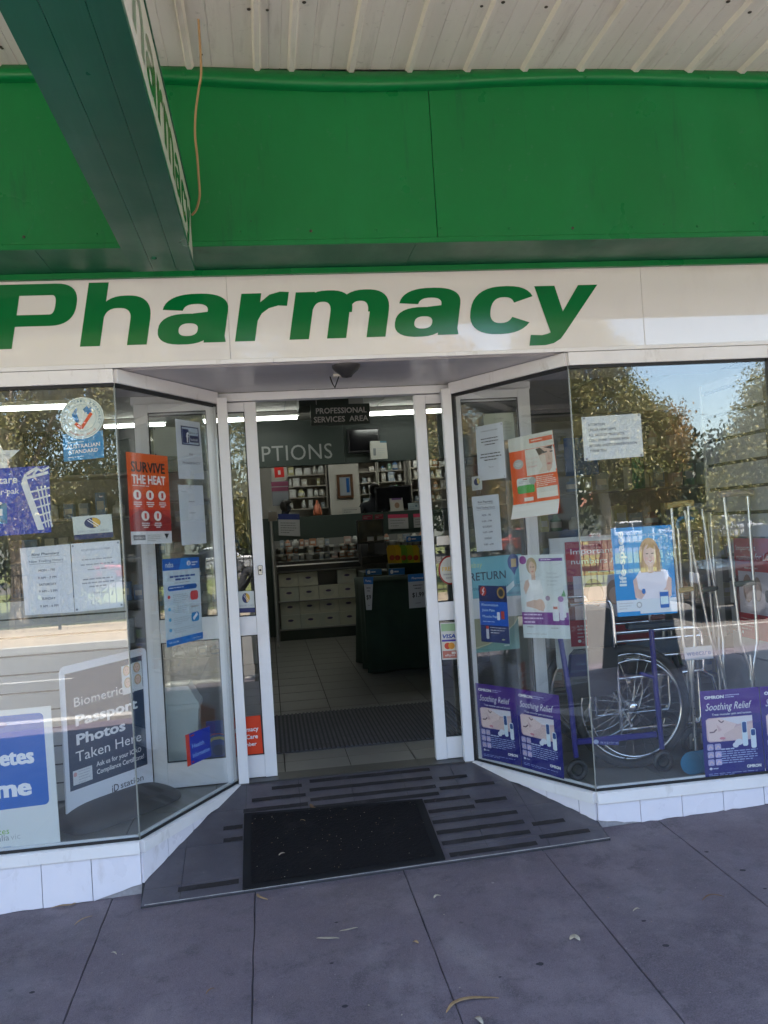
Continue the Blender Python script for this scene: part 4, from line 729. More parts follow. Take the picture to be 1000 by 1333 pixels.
def omron():
    D = h('1a1c78'); U = h('4a2484'); it = [('r', 0, 0, 1, .34, U), ('p', [(0, .2), (1, .3), (1, .5), (0, .5)], h('33227e')), ('r', 0, .4, 1, .6, D), ('t', 'OMRON', .07, .095, .036, W_, 'l', {'b': .05, 'w': .33}), ('w', .42, .06, .26, 2, .022, .010, (.5, .5, .75)), ('t', 'Soothing Relief', .08, .225, .085, W_, 'l', {'sh': .35, 'w': .78}), ('t', 'Treat muscular pain and tension', .18, .285, .024, W_, 'l', {'w': .66, 'b': .01}),
        ('rr', .07, .31, .78, .27, .06, (.62, .44, .46)), ('p', [(.07, .33), (.3, .31), (.6, .36), (.5, .48), (.3, .58), (.1, .56)], (.78, .6, .58)), ('p', [(.35, .5), (.6, .42), (.85, .4), (.85, .5), (.7, .57), (.38, .57)], (.70, .52, .50)), ('p', [(.3, .32), (.85, .31), (.85, .37), (.6, .4)], (.72, .68, .74)), ('l', [(.28, .34), (.33, .37), (.37, .35)], .018, (.2, .12, .14)), ('l', [(.12, .47), (.19, .47), (.24, .44)], .022, (.2, .12, .14)), ('e', .33, .545, .05, .015, (.65, .25, .3)), ('p', [(.24, .38), (.33, .45), (.27, .47)], (.65, .45, .45)),
        ('rr', .66, .37, .09, .28, .03, (.66, .76, .84)), ('rr', .67, .38, .07, .12, .02, h('1c4c8c')), ('rr', .80, .46, .09, .22, .03, (.74, .8, .86)), ('rr', .81, .47, .07, .07, .02, h('1c4c8c')), ('e', .60, .6, .07, .035, (.7, .72, .8)), ('e', .54, .63, .05, .03, (.7, .72, .8)), ('w', .29, .66, .4, 1, .03, .014, (.55, .6, .8)), ('w', .29, .69, .62, 6, .025, .010, (.35, .42, .7)), ('t', 'OMRON', .70, .895, .034, W_, 'l', {'b': .05, 'w': .24}), ('w', .06, .93, .85, 2, .018, .007, (.3, .36, .66)), ('e', .10, .875, .025, .014, (.7, .72, .8)), ('w', .14, .87, .14, 1, .03, .012, (.6, .65, .8))]
    for i in range(2):
        for j in range(3): it += [('rr', .06+.125*i, .60+.085*j, .105, .07, .02, (.40, .38, .62)), ('l', [(.08+.125*i, .66+.085*j), (.11+.125*i, .62+.085*j), (.15+.125*i, .65+.085*j)], .02, (.66, .5, .55))]
    return it
OMB = h('241f7c'); gO = 'purple pain relief posters along the bottom of the windows'
oc = [spR((618.8, 889), (670, 896), (679, 997), (628, 987)), spR((670.5, 896), (727.5, 905), (734.7, 1014.5), (680, 998)), fr((910.5, 900), (987.5, 894), (996.5, 1009), (918.6, 1016)), fr((988.5, 894), (1066, 889), (1074, 1003), (997.5, 1009))]
for c4, lab in zip(oc, ('purple massager poster nearest the door on the right angled glass', 'purple massager poster on the angled glass next to the blue walker', 'purple blue massager poster in front of the rolled blue sheet', 'purple blue massager poster cut off by the right photo edge')): sheet('massager_poster', lab, 'poster', c4, omron(), OMB, gO)
# --- right front window
sheet('new_laws_notice', 'white landscape notice headed ATTENTION hung in the right front window', 'notice', fr((757, 543), (834, 538), (838, 594), (761, 600)), [('t', t, .1, y, .062, (.13, .15, .2), 'l', {'w': w_, 'b': .012}) for t, y, w_ in (('ATTENTION:', .22, .29), ('UNDER NEW LAWS:', .34, .47), ('ALL SALES OF PRODUCTS', .46, .6), ('CONTAINING CODEINE NOW', .58, .68), ('REQUIRE PHOTO IDENTIFICATION', .70, .8), ('THANK YOU', .82, .28))]+dots(s=.02, a=1.3), (.62, .66, .72))
ls = [('r', 0, 0, 1, 1, h('2a93d4')), ('e', .6, .3, .4, .3, h('4aa6dc')), ('t', 'With more probiotics', .26, .11, .042, (.75, .85, .9), 'l', {'w': .62}), ('t', 'for more bodies!', .28, .18, .042, (.75, .85, .9), 'l', {'w': .5})]
ls += [('p', [(.34, .82), (.30, .62), (.42, .5), (.62, .46), (.85, .5), (.92, .6), (.9, .82)], (.82, .78, .86)), ('p', [(.30, .6), (.36, .57), (.38, .7), (.5, .75), (.42, .82), (.32, .8)], (.72, .5, .45)), ('p', [(.94, .6), (.88, .58), (.84, .7), (.74, .76), (.84, .82), (.92, .8)], (.72, .5, .45)), ('e', .6, .33, .17, .2, (.58, .36, .18)), ('r', .44, .35, .1, .17, (.58, .36, .18)), ('r', .67, .35, .1, .17, (.58, .36, .18)), ('r', .56, .42, .09, .1, (.68, .47, .4)), ('e', .6, .33, .105, .125, (.74, .53, .46)), ('l', [(.54, .31), (.58, .31)], .012, K), ('l', [(.63, .31), (.67, .31)], .012, K), ('e', .605, .40, .035, .012, (.65, .2, .25)),
       *[('l', [(.6+d*.03, .15+abs(d)*.02), (.6+d*.075, .27), (.6+d*.082+.01, .5)], .008, (.40, .23, .10) if d % 2 else (.70, .48, .28)) for d in (-2.2, -1.9, -1.6, 1.6, 1.9, 2.2)], ('p', [(.55, .26), (.6, .19), (.68, .22), (.7, .27), (.62, .24)], (.5, .3, .14)), ('p', [(.60, .31), (.625, .36), (.59, .36)], (.62, .42, .35)), ('e', .545, .365, .03, .02, (.78, .48, .42)), ('e', .66, .365, .03, .02, (.78, .48, .42)), ('l', [(.57, .395), (.605, .41), (.645, .395)], .012, W_), ('r', .0, .82, 1, .16, (.72, .76, .82)), ('p', [(0, .95), (.38, .95), (.38, 1), (0, 1)], h('2a93d4')), ('rr', .72, .74, .15, .19, .02, h('2e6ab8')), ('rr', .73, .8, .13, .09, .01, (.7, .85, .9)), ('r', .73, .73, .13, .02, W_), ('e', .37, .88, .045, .035, (.4, .42, .45)), ('e', .37, .88, .03, .022, (.74, .76, .8)), ('w', .04, .85, .24, 3, .03, .008, (.5, .5, .55)), ('e', .46, .73, .03, .03, h('3a78c0'))]
lifeT, lf = text2d('life-space', .035, 0, 3); lsp = sheet('probiotics_poster', 'bright blue life-space poster of a girl with long hair', 'poster', fr((795, 688), (874, 683), (882, 798), (804, 803)), ls, h('2a93d4'))
C4 = fr((795, 688), (874, 683), (882, 798), (804, 803), Y=.0095); k = MB(); x0, x1 = lifeT[:, 0].min(), lifeT[:, 0].max()
def bil(C, u, v): return (C[0]*(1-u)+C[1]*u)*(1-v)+(C[3]*(1-u)+C[2]*u)*v
k.add([Vector((0, -l_*2e-5, 0))+bil(C4, .19-.0+(-b)*.16+.06*0, .66-(a-x0)/(x1-x0)*.62) for a, b, l_ in lifeT], lf, P((.74, .82, .86))); k.build('lettering', lsp, recalc=False)
# maroon posters
def mar(tx): return [('r', 0, 0, 1, .38, h('a01a2a')), ('r', 0, .38, .62, .62, h('5e1f2a')), ('r', .07, .33, .86, .42, (.55, .5, .56)), ('e', .3, .5, .12, .14, (.25, .15, .12)), ('e', .32, .52, .09, .1, (.6, .42, .35)), ('e', .55, .5, .1, .12, (.35, .25, .2)), ('e', .55, .53, .07, .08, (.62, .45, .38)), ('rr', .72, .5, .22, .12, .05, (.16, .16, .18)), ('r', 0, .75, 1, .25, h('a01a2a')), ('t', 'Important', .06, .12, .055, (.75, .7, .72), 'l', {'w': .5}), ('t', 'numbers', .06, .215, .055, (.75, .7, .72), 'l', {'w': .42}), ('t', 'for Life', .52, .215, .07, (.7, .62, .65), 'l', {'sh': .35, 'w': .4}), ('w', .25, .29, .6, 1, .02, .012, (.65, .5, .5)), ('w', .08, .8, .45, 4, .035, .012, (.5, .3, .3)), ('e', .1, .95, .02, .015, W_)]
DSP = (.60, .62, .62)
tag(box1('display_board', (onY(720, 780, .80).x, .795, onY(735, 870, .80).z), (onY(862, 780, .80).x, .812, onY(735, 700, .80).z), mat('white_board', DSP, .5)), 'white display board standing behind the maroon poster in the right window', 'board')
sheet('numbers_poster', 'maroon Important numbers poster on the white board behind the girl poster', 'poster', fr((735, 706), (846, 700), (853, 836), (744, 842), Y=.79), mar(0), h('a01a2a'))
C4 = [onX(954, 693, 2.742), onX(1030, 684, 2.742), onX(1042, 850, 2.742), onX(966, 829, 2.742)]; C4[1].y = C4[2].y = C4[0].y-.42; zt_, zb2 = (C4[0].z+onX(1000, 690, 2.742).z)/2, .66
for c, z in zip(C4, (1.24, 1.24, .655, .655)): c.z = z
C4[3].y = C4[0].y; sheet('numbers_poster', 'maroon Important numbers poster on the grey side wall by the crutches', 'poster', C4, mar(1), h('a01a2a'))
# --- right leaf
sheet('card_payment_sticker', 'tall card payment sticker with VISA on the right door leaf', 'sticker', fr((573, 811), (594, 810), (597, 858), (576, 859), Y=.902), [('r', .05, .03, .9, .2, h('9ab890')), ('t', 'VISA', .5, .42, .11, h('1c3c9c'), 'c', {'b': .03, 'sh': .2, 'w': .8}), ('r', .05, .46, .9, .05, h('4a3c9c')), ('r', .05, .52, .9, .22, (.68, .62, .5)), ('e', .38, .63, .2, .09, h('c84830')), ('e', .62, .63, .2, .09, h('d8943a')), ('r', .05, .76, .9, .2, h('b06c60')), ('t', 'eftpos', .5, .91, .07, W_, 'c', {'w': .6}), ('r', .6, .79, .25, .06, (.75, .7, .66))], (.62, .62, .6))
sheet('round_sticker', 'round red rimmed sticker partly hidden by the right door stile', 'sticker', fr((570, 724), (600, 722), (602, 760), (572, 762), Y=.902), [('e', .5, .5, .5, .5, h('8c2a2a')), ('e', .5, .5, .44, .44, (.5, .5, .45)), ('t', 'FREE', .4, .52, .14, h('c8a03c'), 'c', {'b': .02}), ('w', .2, .62, .5, 2, .12, .05, (.3, .3, .3), 'c')], (.5, .5, .45), shape=[(.5+.5*math.cos(a*math.pi/12), .5+.5*math.sin(a*math.pi/12)) for a in range(24)])
k = MB(); a, b = onY(569, 710, .87), onY(587, 697, .87); k.box((a.x, .865, a.z), (b.x, .884, b.z), mat('cream_plastic', (.6, .55, .48), .5), .002); k.build('pull_plate', dr)
# --- passport standee
A = Vector((-1.104, .301, 0)); B = Vector((-.742, .708, 0)); sn = Vector((B.y-A.y, -(B.x-A.x), 0)).normalized()
PC = [onP(a, b, A, sn) for a, b in ((78, 869), (190, 842), (200.6, 1034), (88.4, 1078))]
pp = [('r', .045, .05, .895, .735, h('1c3550')), ('t', 'Biometric', .13, .27, .062, W_, 'l', {'w': .56}), ('t', 'Passport', .135, .39, .068, W_, 'l', {'w': .72, 'b': .035}), ('t', 'Photos', .135, .51, .068, W_, 'l', {'w': .56, 'b': .035}), ('t', 'Taken Here', .12, .615, .068, W_, 'l', {'w': .76}), ('t', 'Ask us for your ICAO', .34, .685, .032, W_, 'l', {'w': .53, 'b': .01}), ('t', 'Compliance Certificate!', .34, .735, .032, W_, 'l', {'w': .56, 'b': .01}),
      ('r', .08, .665, .21, .09, (.62, .64, .68)), ('w', .14, .675, .13, 5, .017, .006, (.4, .42, .5)), ('e', .105, .69, .02, .014, (.6, .3, .3)), ('t', 'iD', .50, .885, .05, K, 'l', {'w': .08, 'b': .01}), ('t', 'station', .60, .878, .042, (.15, .15, .17), 'l', {'w': .28, 'b': .015}), ('w', .5, .905, .34, 1, .01, .004, (.4, .4, .4)),
      ('r', .68, .09, .25, .17, (.7, .72, .74))]
for x, y in ((.74, .125), (.865, .12), (.745, .205), (.868, .2)): pp += [('r', x-.055, y-.035, .11, .075, (.62, .66, .68))]+face(x, y-.005, .085, .62, (.5, .34, .2), (.7, .48, .38), (.65, .66, .7))
sf = empty('passport_standee', 'white standee board with navy panel reading Biometric Passport Photos Taken Here', 'standee')
ps = sheet('board', None, None, PC, pp, (.66, .69, .78), thick=.012, shape=rrect(0, 0, 1, 1, .0, .0, 1)[:0]+[(0, 1), (1, 1), (1, .035), (.985, .012), (.95, 0), (.05, 0), (.015, .012), (0, .035)], parent=sf, kindname='face_board')
for key in ('label', 'category'):
    if key in ps: del ps[key]
k = MB(); mid = (A+B)/2; dd = (B-A).normalized(); vs = []; N = 26
for i in range(N+1):      # dark moulded foot: low curved hump both sides of the board
    t = i/N; 
    for j in range(13):
        a = math.pi*j/12; hh = .10*math.sin(a)**.8*(1-abs(2*t-1)**4*.6); ww = .20*(1-abs(2*t-1)**6*.35)
        p = A.lerp(B, -.12+1.30*t)+Vector((sn.x, sn.y, 0))*(math.cos(a)*ww); vs.append((p.x, p.y, .002+hh))
k.add(vs, [(i*13+j, i*13+j+1, (i+1)*13+j+1, (i+1)*13+j) for i in range(N) for j in range(12)]+[tuple(range(13)), tuple(range(N*13, N*13+13))[::-1]], mat('dark_grey_moulded_plastic', (.035, .033, .035), .55, var=.2), True); k.build('foot', sf)
# ================================================================== DISPLAY WINDOWS: contents
def slatwall(name, label, a, b, z0, z1, n, pitch=.15, first=0.0):
    """a->b horizontal run; n faces the viewer."""
    a, b, n = Vector(a), Vector(b), Vector(n); r = empty(name, label, 'wall panel')
    k = MB(); k.prism([a+Vector((0, 0, z0)), b+Vector((0, 0, z0)), b+Vector((0, 0, z1)), a+Vector((0, 0, z1))], -n*.012, DKG); k.build('backing', r)
    z = z0+first
    while z < z1-.02:
        e = min(z+pitch-(.02 if pitch > .12 else .010), z1); k = MB(); q = [a+n*.011+Vector((0, 0, z)), b+n*.011+Vector((0, 0, z)), b+n*.011+Vector((0, 0, e)), a+n*.011+Vector((0, 0, e))]
        k.prism(q, -n*.0105, SLAT); k.build('slat', r); z += pitch
    return r
slatwall('slatwall', 'grey slatted panel behind the standee in the left window', (-2.72, .80, 0), (-.84, .80, 0), .01, 1.16, (0, -1, 0), .104)
slatwall('slatwall', 'grey slatted side wall beside the crutches in the right window', (2.755, .03, 0), (2.755, .62, 0), .55, 1.24, (-1, 0, 0), .15)
slatwall('slatwall', 'tall grey slatted panel high on the right side of the window', (2.755, .03, 0), (2.755, .80, 0), 1.25, 2.2, (-1, 0, 0), .15)
tag(box1('side_trim', (2.735, .80, .62), (2.80, .815, 2.2), mat('pale_trim', (.55, .55, .52), .5)), 'pale vertical trim at the rear edge of the grey side wall', 'trim')
tag(box1('base_cabinet', (2.73, .03, .0), (2.82, .80, .545), mat('grey_base', (.3, .31, .33), .5)), 'pale grey base under the slatted side wall in the right window', 'base panel')
tag(box1('window_return', (-2.80, .26, 0), (-2.73, .8, 2.2), SLAT), 'grey return panel at the far left end of the window', 'panel')
# ---- wheelchair
NVY = mat('navy_vinyl', (.018, .035, .06), .45, var=.15); TYR = mat('grey_tyre', (.022, .022, .024), .7, var=.15); BPL = mat('black_plastic', (.015, .015, .017), .4)
wc = empty('wheelchair', 'folding wheelchair with navy upholstery and chrome frame in the right window', 'wheelchair', (0, 0, 0))
WX, WZ = 1.955, .345
for y in (.34, .86):
    o = -1 if y < .5 else 1; wz = MB(); wz.torus((WX, y, WZ), .321, .024, TYR, n=56, k=10); wh = wz.build('wheel', wc)
    k = MB(); k.torus((WX, y, WZ), .294, .007, CHR, n=56, k=6); k.build('rim', wh)
    k = MB(); k.torus((WX, y+o*.055, WZ), .268, .0065, CHR, n=56, k=8)
    for i in range(6): a = i*math.pi/3+.3; k.tube([(WX+.268*math.cos(a), y+o*.055, WZ+.268*math.sin(a)), (WX+.292*math.cos(a), y+o*.01, WZ+.292*math.sin(a))], .004, CHR, 6)
    k.build('push_rim', wh)
    k = MB(); k.lathe([(.0, -.04), (.022, -.04), (.03, -.028), (.018, -.02), (.018, .02), (.03, .028), (.022, .04), (0, .04)], (WX, y, WZ), CHR, 20, 'Y'); k.build('hub', wh)
    for i in range(28):
        a = 2*math.pi*i/28; s_ = 1 if i % 2 else -1; a2 = a+.5*(1 if (i//2) % 2 else -1)
        k = MB(); k.tube([(WX+.026*math.cos(a2), y+s_*.024, WZ+.026*math.sin(a2)), (WX+.298*math.cos(a), y, WZ+.298*math.sin(a))], .0014, CHR, 4, caps=False); k.build('spoke', wh)
for y in (.405, .795):
    k = MB(); k.tube(smooth([Vector(p) for p in ((WX-.30, y, .93), (WX-.12, y, .935), (WX-.055, y, .90), (WX-.045, y, .6), (WX-.04, y, .2))]), .0115, CHR, 10)
    k.tube([(WX-.04, y, .2), (WX+.42, y, .2), (WX+.44, y, .24), (WX+.44, y, .5)], .0115, CHR, 8); k.tube([(WX-.05, y, .49), (WX+.46, y, .50), (WX+.52, y, .46), (WX+.60, y, .14)], .0115, CHR, 8); k.build('side_frame', wc)
    k = MB(); k.tube([(WX-.30, y, .93), (WX-.42, y, .925)], .018, BPL, 10); k.build('push_handle', wc)
    k = MB(); k.tube(smooth([Vector(p) for p in ((WX-.04, y, .75), (WX+.2, y, .752), (WX+.38, y, .752), (WX+.455, y, .735), (WX+.475, y, .68), (WX+.475, y, .50))]), .011, CHR, 10)
    k.tube([(WX-.04, y, .70), (WX+.47, y, .70)], .009, CHR, 8); k.tube([(WX+.0, y, .60), (WX+.47, y, .605)], .009, CHR, 8); k.build('armrest_frame', wc)
    k = MB(); k.box((WX+.03, y-.028, .765), (WX+.34, y+.028, .80), NVY, .008); k.build('arm_pad', wc)
    box1('side_guard', (WX+.02, y-.004, .615), (WX+.455, y+.004, .69), NVY, wc)
    k = MB(); k.torus((WX+.40, y, .095), .075, .018, TYR, n=24, k=8); k.lathe([(.06, -.008), (.06, .008)], (WX+.40, y, .095), BPL, 16, 'Y'); k.tube([(WX+.40, y+.03, .095), (WX+.43, y+.03, .22)], .009, CHR, 6); k.build('caster', wc)
    k = MB(); k.tube([(WX+.33, y-.03, .40), (WX+.30, y-.045, .52)], .010, CHR, 8); k.tube([(WX+.31, y-.043, .50), (WX+.275, y-.055, .60)], .016, BPL, 10); k.build('brake_lever', wc)
    k = MB(); k.box((WX+.56, y-.06+(.06 if y < .5 else -.06), .11), (WX+.70, y+.06+(.06 if y < .5 else -.06), .125), BPL, .004); k.build('footplate', wc)
for a, b in (((WX+.02, .405, .22), (WX+.02, .795, .47)), ((WX+.02, .795, .22), (WX+.02, .405, .47))):
    k = MB(); k.tube([a, b], .011, CHR, 8); k.build('cross_brace', wc)
box1('seat', (WX-.02, .41, .495), (WX+.42, .79, .515), NVY, wc, .006); box1('backrest', (WX-.066, .41, .55), (WX-.05, .79, .89), NVY, wc, .004)
sheet('brand_label', None, None, fr((890, 843), (927, 840), (929, 857), (892, 860), Y=.36), [('t', 'weecare', .5, .66, .42, (.06, .15, .3), 'c', {'b': .02, 'w': .86})], (.5, .53, .58), parent=wc, kindname='plate')
# ---- blue rollator
BLUE = mat('blue_enamel', (.012, .012, .16), .28, var=.08)
ro = empty('rollator', 'blue walking frame with small black wheels before the wheelchair', 'walker')
for x in (1.555, 2.045):
    k = MB(); k.tube([(x+.01, .20, .13), (x, .205, .46), (x-(.03 if x < 1.7 else .0), .215, .78)], .0145, BLUE, 10); k.build('post', ro)
    k = MB(); k.torus((x+.012, .20, .062), .044, .016, BPL, axis='Y', n=24, k=8); k.lathe([(.04, -.01), (.04, .01)], (x+.012, .20, .062), BPL, 16, 'Y'); k.build('wheel', ro)
k = MB(); k.box((1.572, .19, .195), (2.03, .212, .228), BLUE, .006); cb = k.build('crossbar', ro)
sheet('brand_mark', None, None, fr((772, 962), (806, 963), (806, 970), (772, 969), Y=.188), [('e', .12, .5, .1, .4, (.3, .34, .5)), ('t', 'aspire', .28, .75, .5, (.3, .34, .5), 'l', {'w': .7})], (.012, .012, .16), parent=ro, kindname='plate')
k = MB(); k.tube([(2.04, .205, .52), (1.96, .205, .55)], .010, BLUE, 8); k.build('bracket', ro)
k = MB(); k.prism([(1.56, .225, .47), (1.585, .225, .67), (1.615, .225, .70), (1.82, .225, .70), (1.85, .225, .66), (1.83, .225, .47), (1.79, .225, .44), (1.585, .225, .44)], (0, .045, 0), mat('black_padding', (.012, .012, .014), .7, var=.3)); k.build('pad', ro)
k = MB(); k.tube([(1.525, .215, .78), (1.52, .30, .80)], .015, BPL, 8); k.build('handle', ro)
# ---- crutches
def crutch(label, top, foot, lean, w=.075, padc=(.3, .3, .3), grip=.4, gc=(.1, .1, .09)):
    r = empty('crutch', label, 'crutch', group='aluminium crutches standing in the right window')
    T, F = Vector(top), Vector(foot); ax = (T-F).normalized(); sd = Vector(lean).normalized(); L_ = (T-F).length; jn = .34
    for s_ in (-1, 1):
        k = MB(); k.tube(smooth([F+ax*(L_*jn-.06)+sd*s_*.008, F+ax*(L_*jn)+sd*s_*.010, F+ax*(L_*jn+.12)+sd*s_*w*.55, F+ax*(L_*jn+.24)+sd*s_*w*.72, T+sd*s_*w]), .0095, ALM, 8); k.build('side_tube', r)
    k = MB(); k.tube([F, F+ax*(L_*jn+.08)], .0105, ALM, 8)
    for i in range(6): p = F+ax*(.12+.04*i); k.ell(p+Vector((0, -.0105, 0)), (.003, .002, .003), BPL, 6, 4)
    k.build('lower_tube', r)
    k = MB(); k.tube([F, F+ax*.04], .018, BPL, 10, r2=.013); k.build('rubber_tip', r)
    k = MB(); k.tube([T-sd*(w+.03), T-sd*w*.4+ax*.004, T+sd*w*.4+ax*.004, T+sd*(w+.03)], .02, mat('pad_%d' % int(padc[0]*100), padc, .75, var=.2), 10); k.build('underarm_pad', r)
    g_ = F+ax*(L_*.66); k = MB(); k.tube([g_-sd*(w*.85), g_+sd*(w*.85)], .016, mat('grip_%d' % int(gc[0]*100), gc, .75, var=.2), 10); k.build('hand_grip', r)
crutch('crutch with a yellow underarm pad and yellow grip in the right window', (2.36, .42, 1.46), (2.34, .38, .01), (1, 0, .06), .052, (.42, .30, .10), .4, (.42, .32, .11))
crutch('crutch with grey pad leaning against the side wall nearest the glass', (2.62, .26, 1.50), (2.62, .20, .01), (1, .05, 0), .075, (.28, .25, .24), .4, (.10, .12, .10))
crutch('crutch with dark grip standing just behind the nearest crutch', (2.48, .50, 1.44), (2.60, .40, .01), (.9, .3, 0), .07, (.2, .22, .2), .4, (.1, .12, .1))
crutch('shorter crutch between the yellow gripped crutch and the wheelchair back', (2.28, .62, 1.20), (2.22, .58, .01), (1, .2, 0), .06, (.3, .12, .1), .4, (.2, .08, .07))
crutch('crutch farthest back against the grey side wall', (2.64, .64, 1.42), (2.62, .58, .01), (.7, .7, 0), .07, (.25, .25, .25), .4, (.12, .1, .1))
for i, (x, y, lb_) in enumerate(((2.40, .56, 'thin silver walking stick with blue clip behind the crutches'), (2.52, .66, 'thin silver walking stick with plain black handle behind the crutches'))):
    r = empty('walking_stick', lb_, 'stick'); k = MB(); k.tube([(x, y, .01), (x+.01, y, 1.32-.1*i)], .009, ALM, 8); k.build('shaft', r)
    k = MB(); k.tube(smooth([Vector((x+.01, y, 1.32-.1*i)), Vector((x+.01, y, 1.36-.1*i)), Vector((x+.05, y, 1.385-.1*i)), Vector((x+.11, y, 1.37-.1*i))]), .012, P((.05, .25, .5)) if i == 0 else BPL, 8); k.build('handle', r)
k = MB(); vs = []
for i in range(25):
    a = 2*math.pi*i/24*1.1; R_ = .052+.0008*i; vs += [(2.17+.0+R_*math.cos(a), .10, .07+R_*math.sin(a)), (2.5+R_*math.cos(a), .16, .07+R_*math.sin(a))]
k.add(vs, [(2*i, 2*i+2, 2*i+3, 2*i+1) for i in range(24)], mat('rolled_sheet', (.03, .2, .36), .35)); ob = k.build('rolled_sheet', recalc=False)
md = ob.modifiers.new('t', 'SOLIDIFY'); md.thickness = .002; tag(ob, 'rolled up blue sheet lying on the floor behind the purple posters', 'rolled sheet')
# ---- bin behind left panel
BIN = mat('grey_white_plastic', (.78, .79, .77), .5, var=.04); bn = empty('swing_bin', 'pale plastic swing top bin behind the left inner panel', 'bin', (-.61, 1.12, 0))
def frus(k, x0, y0, x1, y1, z0, z1, m): k.add([(-x0, -y0, z0), (x0, -y0, z0), (x0, y0, z0), (-x0, y0, z0), (-x1, -y1, z1), (x1, -y1, z1), (x1, y1, z1), (-x1, y1, z1)], [(3, 2, 1, 0), (4, 5, 6, 7), (0, 1, 5, 4), (1, 2, 6, 5), (2, 3, 7, 6), (3, 0, 4, 7)], m)
k = MB(); frus(k, .10, .10, .125, .12, 0, .42, BIN); k.build('body', bn); k = MB(); frus(k, .135, .13, .133, .128, .42, .45, BIN); k.build('rim', bn); k = MB(); frus(k, .128, .12, .07, .11, .451, .56, BIN); k.build('lid', bn)
# ================================================================== SHOP INTERIOR
TB = emit('fluorescent_tube', (.95, 1, .92), TUBE)
def tube_light(x0, x1, y, lab):
    r = empty('ceiling_light', lab, 'light', group='fluorescent tubes on the shop ceiling'); z = 3.012
    box1('batten', (x0, y-.06, z-.06), (x1, y+.06, z+.003), mat('batten_white', (.7, .7, .68), .5), r, .006)
    for dy in (-.035, .035): k = MB(); k.tube([(x0+.03, y+dy, z-.085), (x1-.03, y+dy, z-.085)], .014, TB, 8); k.build('tube', r)
for x0, x1, y, lab in ((-.75, .49, 7.0, 'lit fluorescent tube left of the hanging services sign'), (1.38, 2.62, 7.0, 'lit fluorescent tube right of the hanging services sign'), (-3.1, -1.9, 5.3, 'lit fluorescent tube seen above the round sticker in the left window'), (-2.0, -1.2, 7.1, 'lit fluorescent tube seen beside the round sticker'), (-.6, .6, 9.3, 'added unseen fluorescent tube over the left of the dispensary'), (1.6, 2.8, 9.3, 'added unseen fluorescent tube over the right of the dispensary')): tube_light(x0, x1, y, lab)  # last two are hidden behind the bulkhead, added to brighten the dispensary shelves
# bulkhead
bh = empty('bulkhead', 'dark green bulkhead over the dispensary with pale PRESCRIPTIONS letters', 'bulkhead')
zb0 = onY(432, 604, 8).z; bj = onY(447, 560, 8).x
box1('panel', (-3.2, 8, zb0), (bj-.002, 8.12, 3.02), DGW, bh, .002); box1('panel', (bj+.002, 8, zb0), (4.7, 8.12, 3.02), DGW, bh, .002)
ts, tf = text2d('PRESCRIPTIONS', .0, 0, 3, 1.05); xe = onY(432, 580, 7.99).x; z0_, z1_ = onY(400, 598, 7.99).z, onY(400, 575, 7.99).z; s2 = (z1_-z0_)/.73*.9
k = MB(); k.add([(xe+(a-ts[:, 0].max())*s2*.93, 7.985, z0_+b*s2) for a, b, l_ in ts], tf, mat('grey_letters', (.3, .32, .31), .4)); k.build('lettering', bh, recalc=False)
hs = sheet('services_sign', 'small dark green hanging sign reading PROFESSIONAL SERVICES AREA', 'sign', fr((404, 527), (481, 525), (482, 551), (405, 554), Y=3.6), [('t', 'PROFESSIONAL', .52, .44, .28, (.55, .56, .55), 'c', {'b': .02, 'w': .86}), ('t', 'SERVICES  AREA', .51, .86, .28, (.55, .56, .55), 'c', {'b': .02, 'w': .92})], (.03, .048, .04), thick=.02, kindname='board')
for x_ in (412, 474):
    a = onY(x_, 527, 3.6); k = MB(); k.tube([(a.x, 3.61, a.z), (a.x, 3.61, 3.03)], .002, ALM, 5); k.build('wire', hs)
# dark ceiling duct box near the sign
a, b = onY(389, 520, 5.0), onY(455, 540, 5.0); tag(box1('ceiling_box', (a.x, 5.0, 2.78), (b.x, 5.5, 3.03), DGW), 'dark box hanging from the ceiling behind the services sign', 'box')
# tv
tv = empty('television', 'black wall television on the green bulkhead', 'television'); a, b = onY(452, 559, 7.9), onY(495, 588, 7.9)
box1('casing', (a.x, 7.88, b.z), (b.x, 7.95, a.z), BPL, tv, .008); box1('screen', (a.x+.02, 7.876, b.z+.03), (b.x-.02, 7.8795, a.z-.02), mat('screen_black', (.006, .006, .008), .15), tv)
box1('bracket', (a.x+.1, 7.951, b.z+.08), (b.x-.1, 7.998, a.z-.08), BPL, tv)
tag(sheet('carton', 'white product carton under the television corner', 'box', fr((482, 574), (503, 574), (505, 597), (483, 598), Y=7.7), [('rr', .16, .4, .16, .4, .03, (.15, .17, .18)), ('w', .42, .4, .45, 4, .12, .04, (.35, .37, .38)), ('r', .6, .0, .4, .1, h('3a6a7a'))], (.42, .42, .38), thick=.1, kindname='box'))
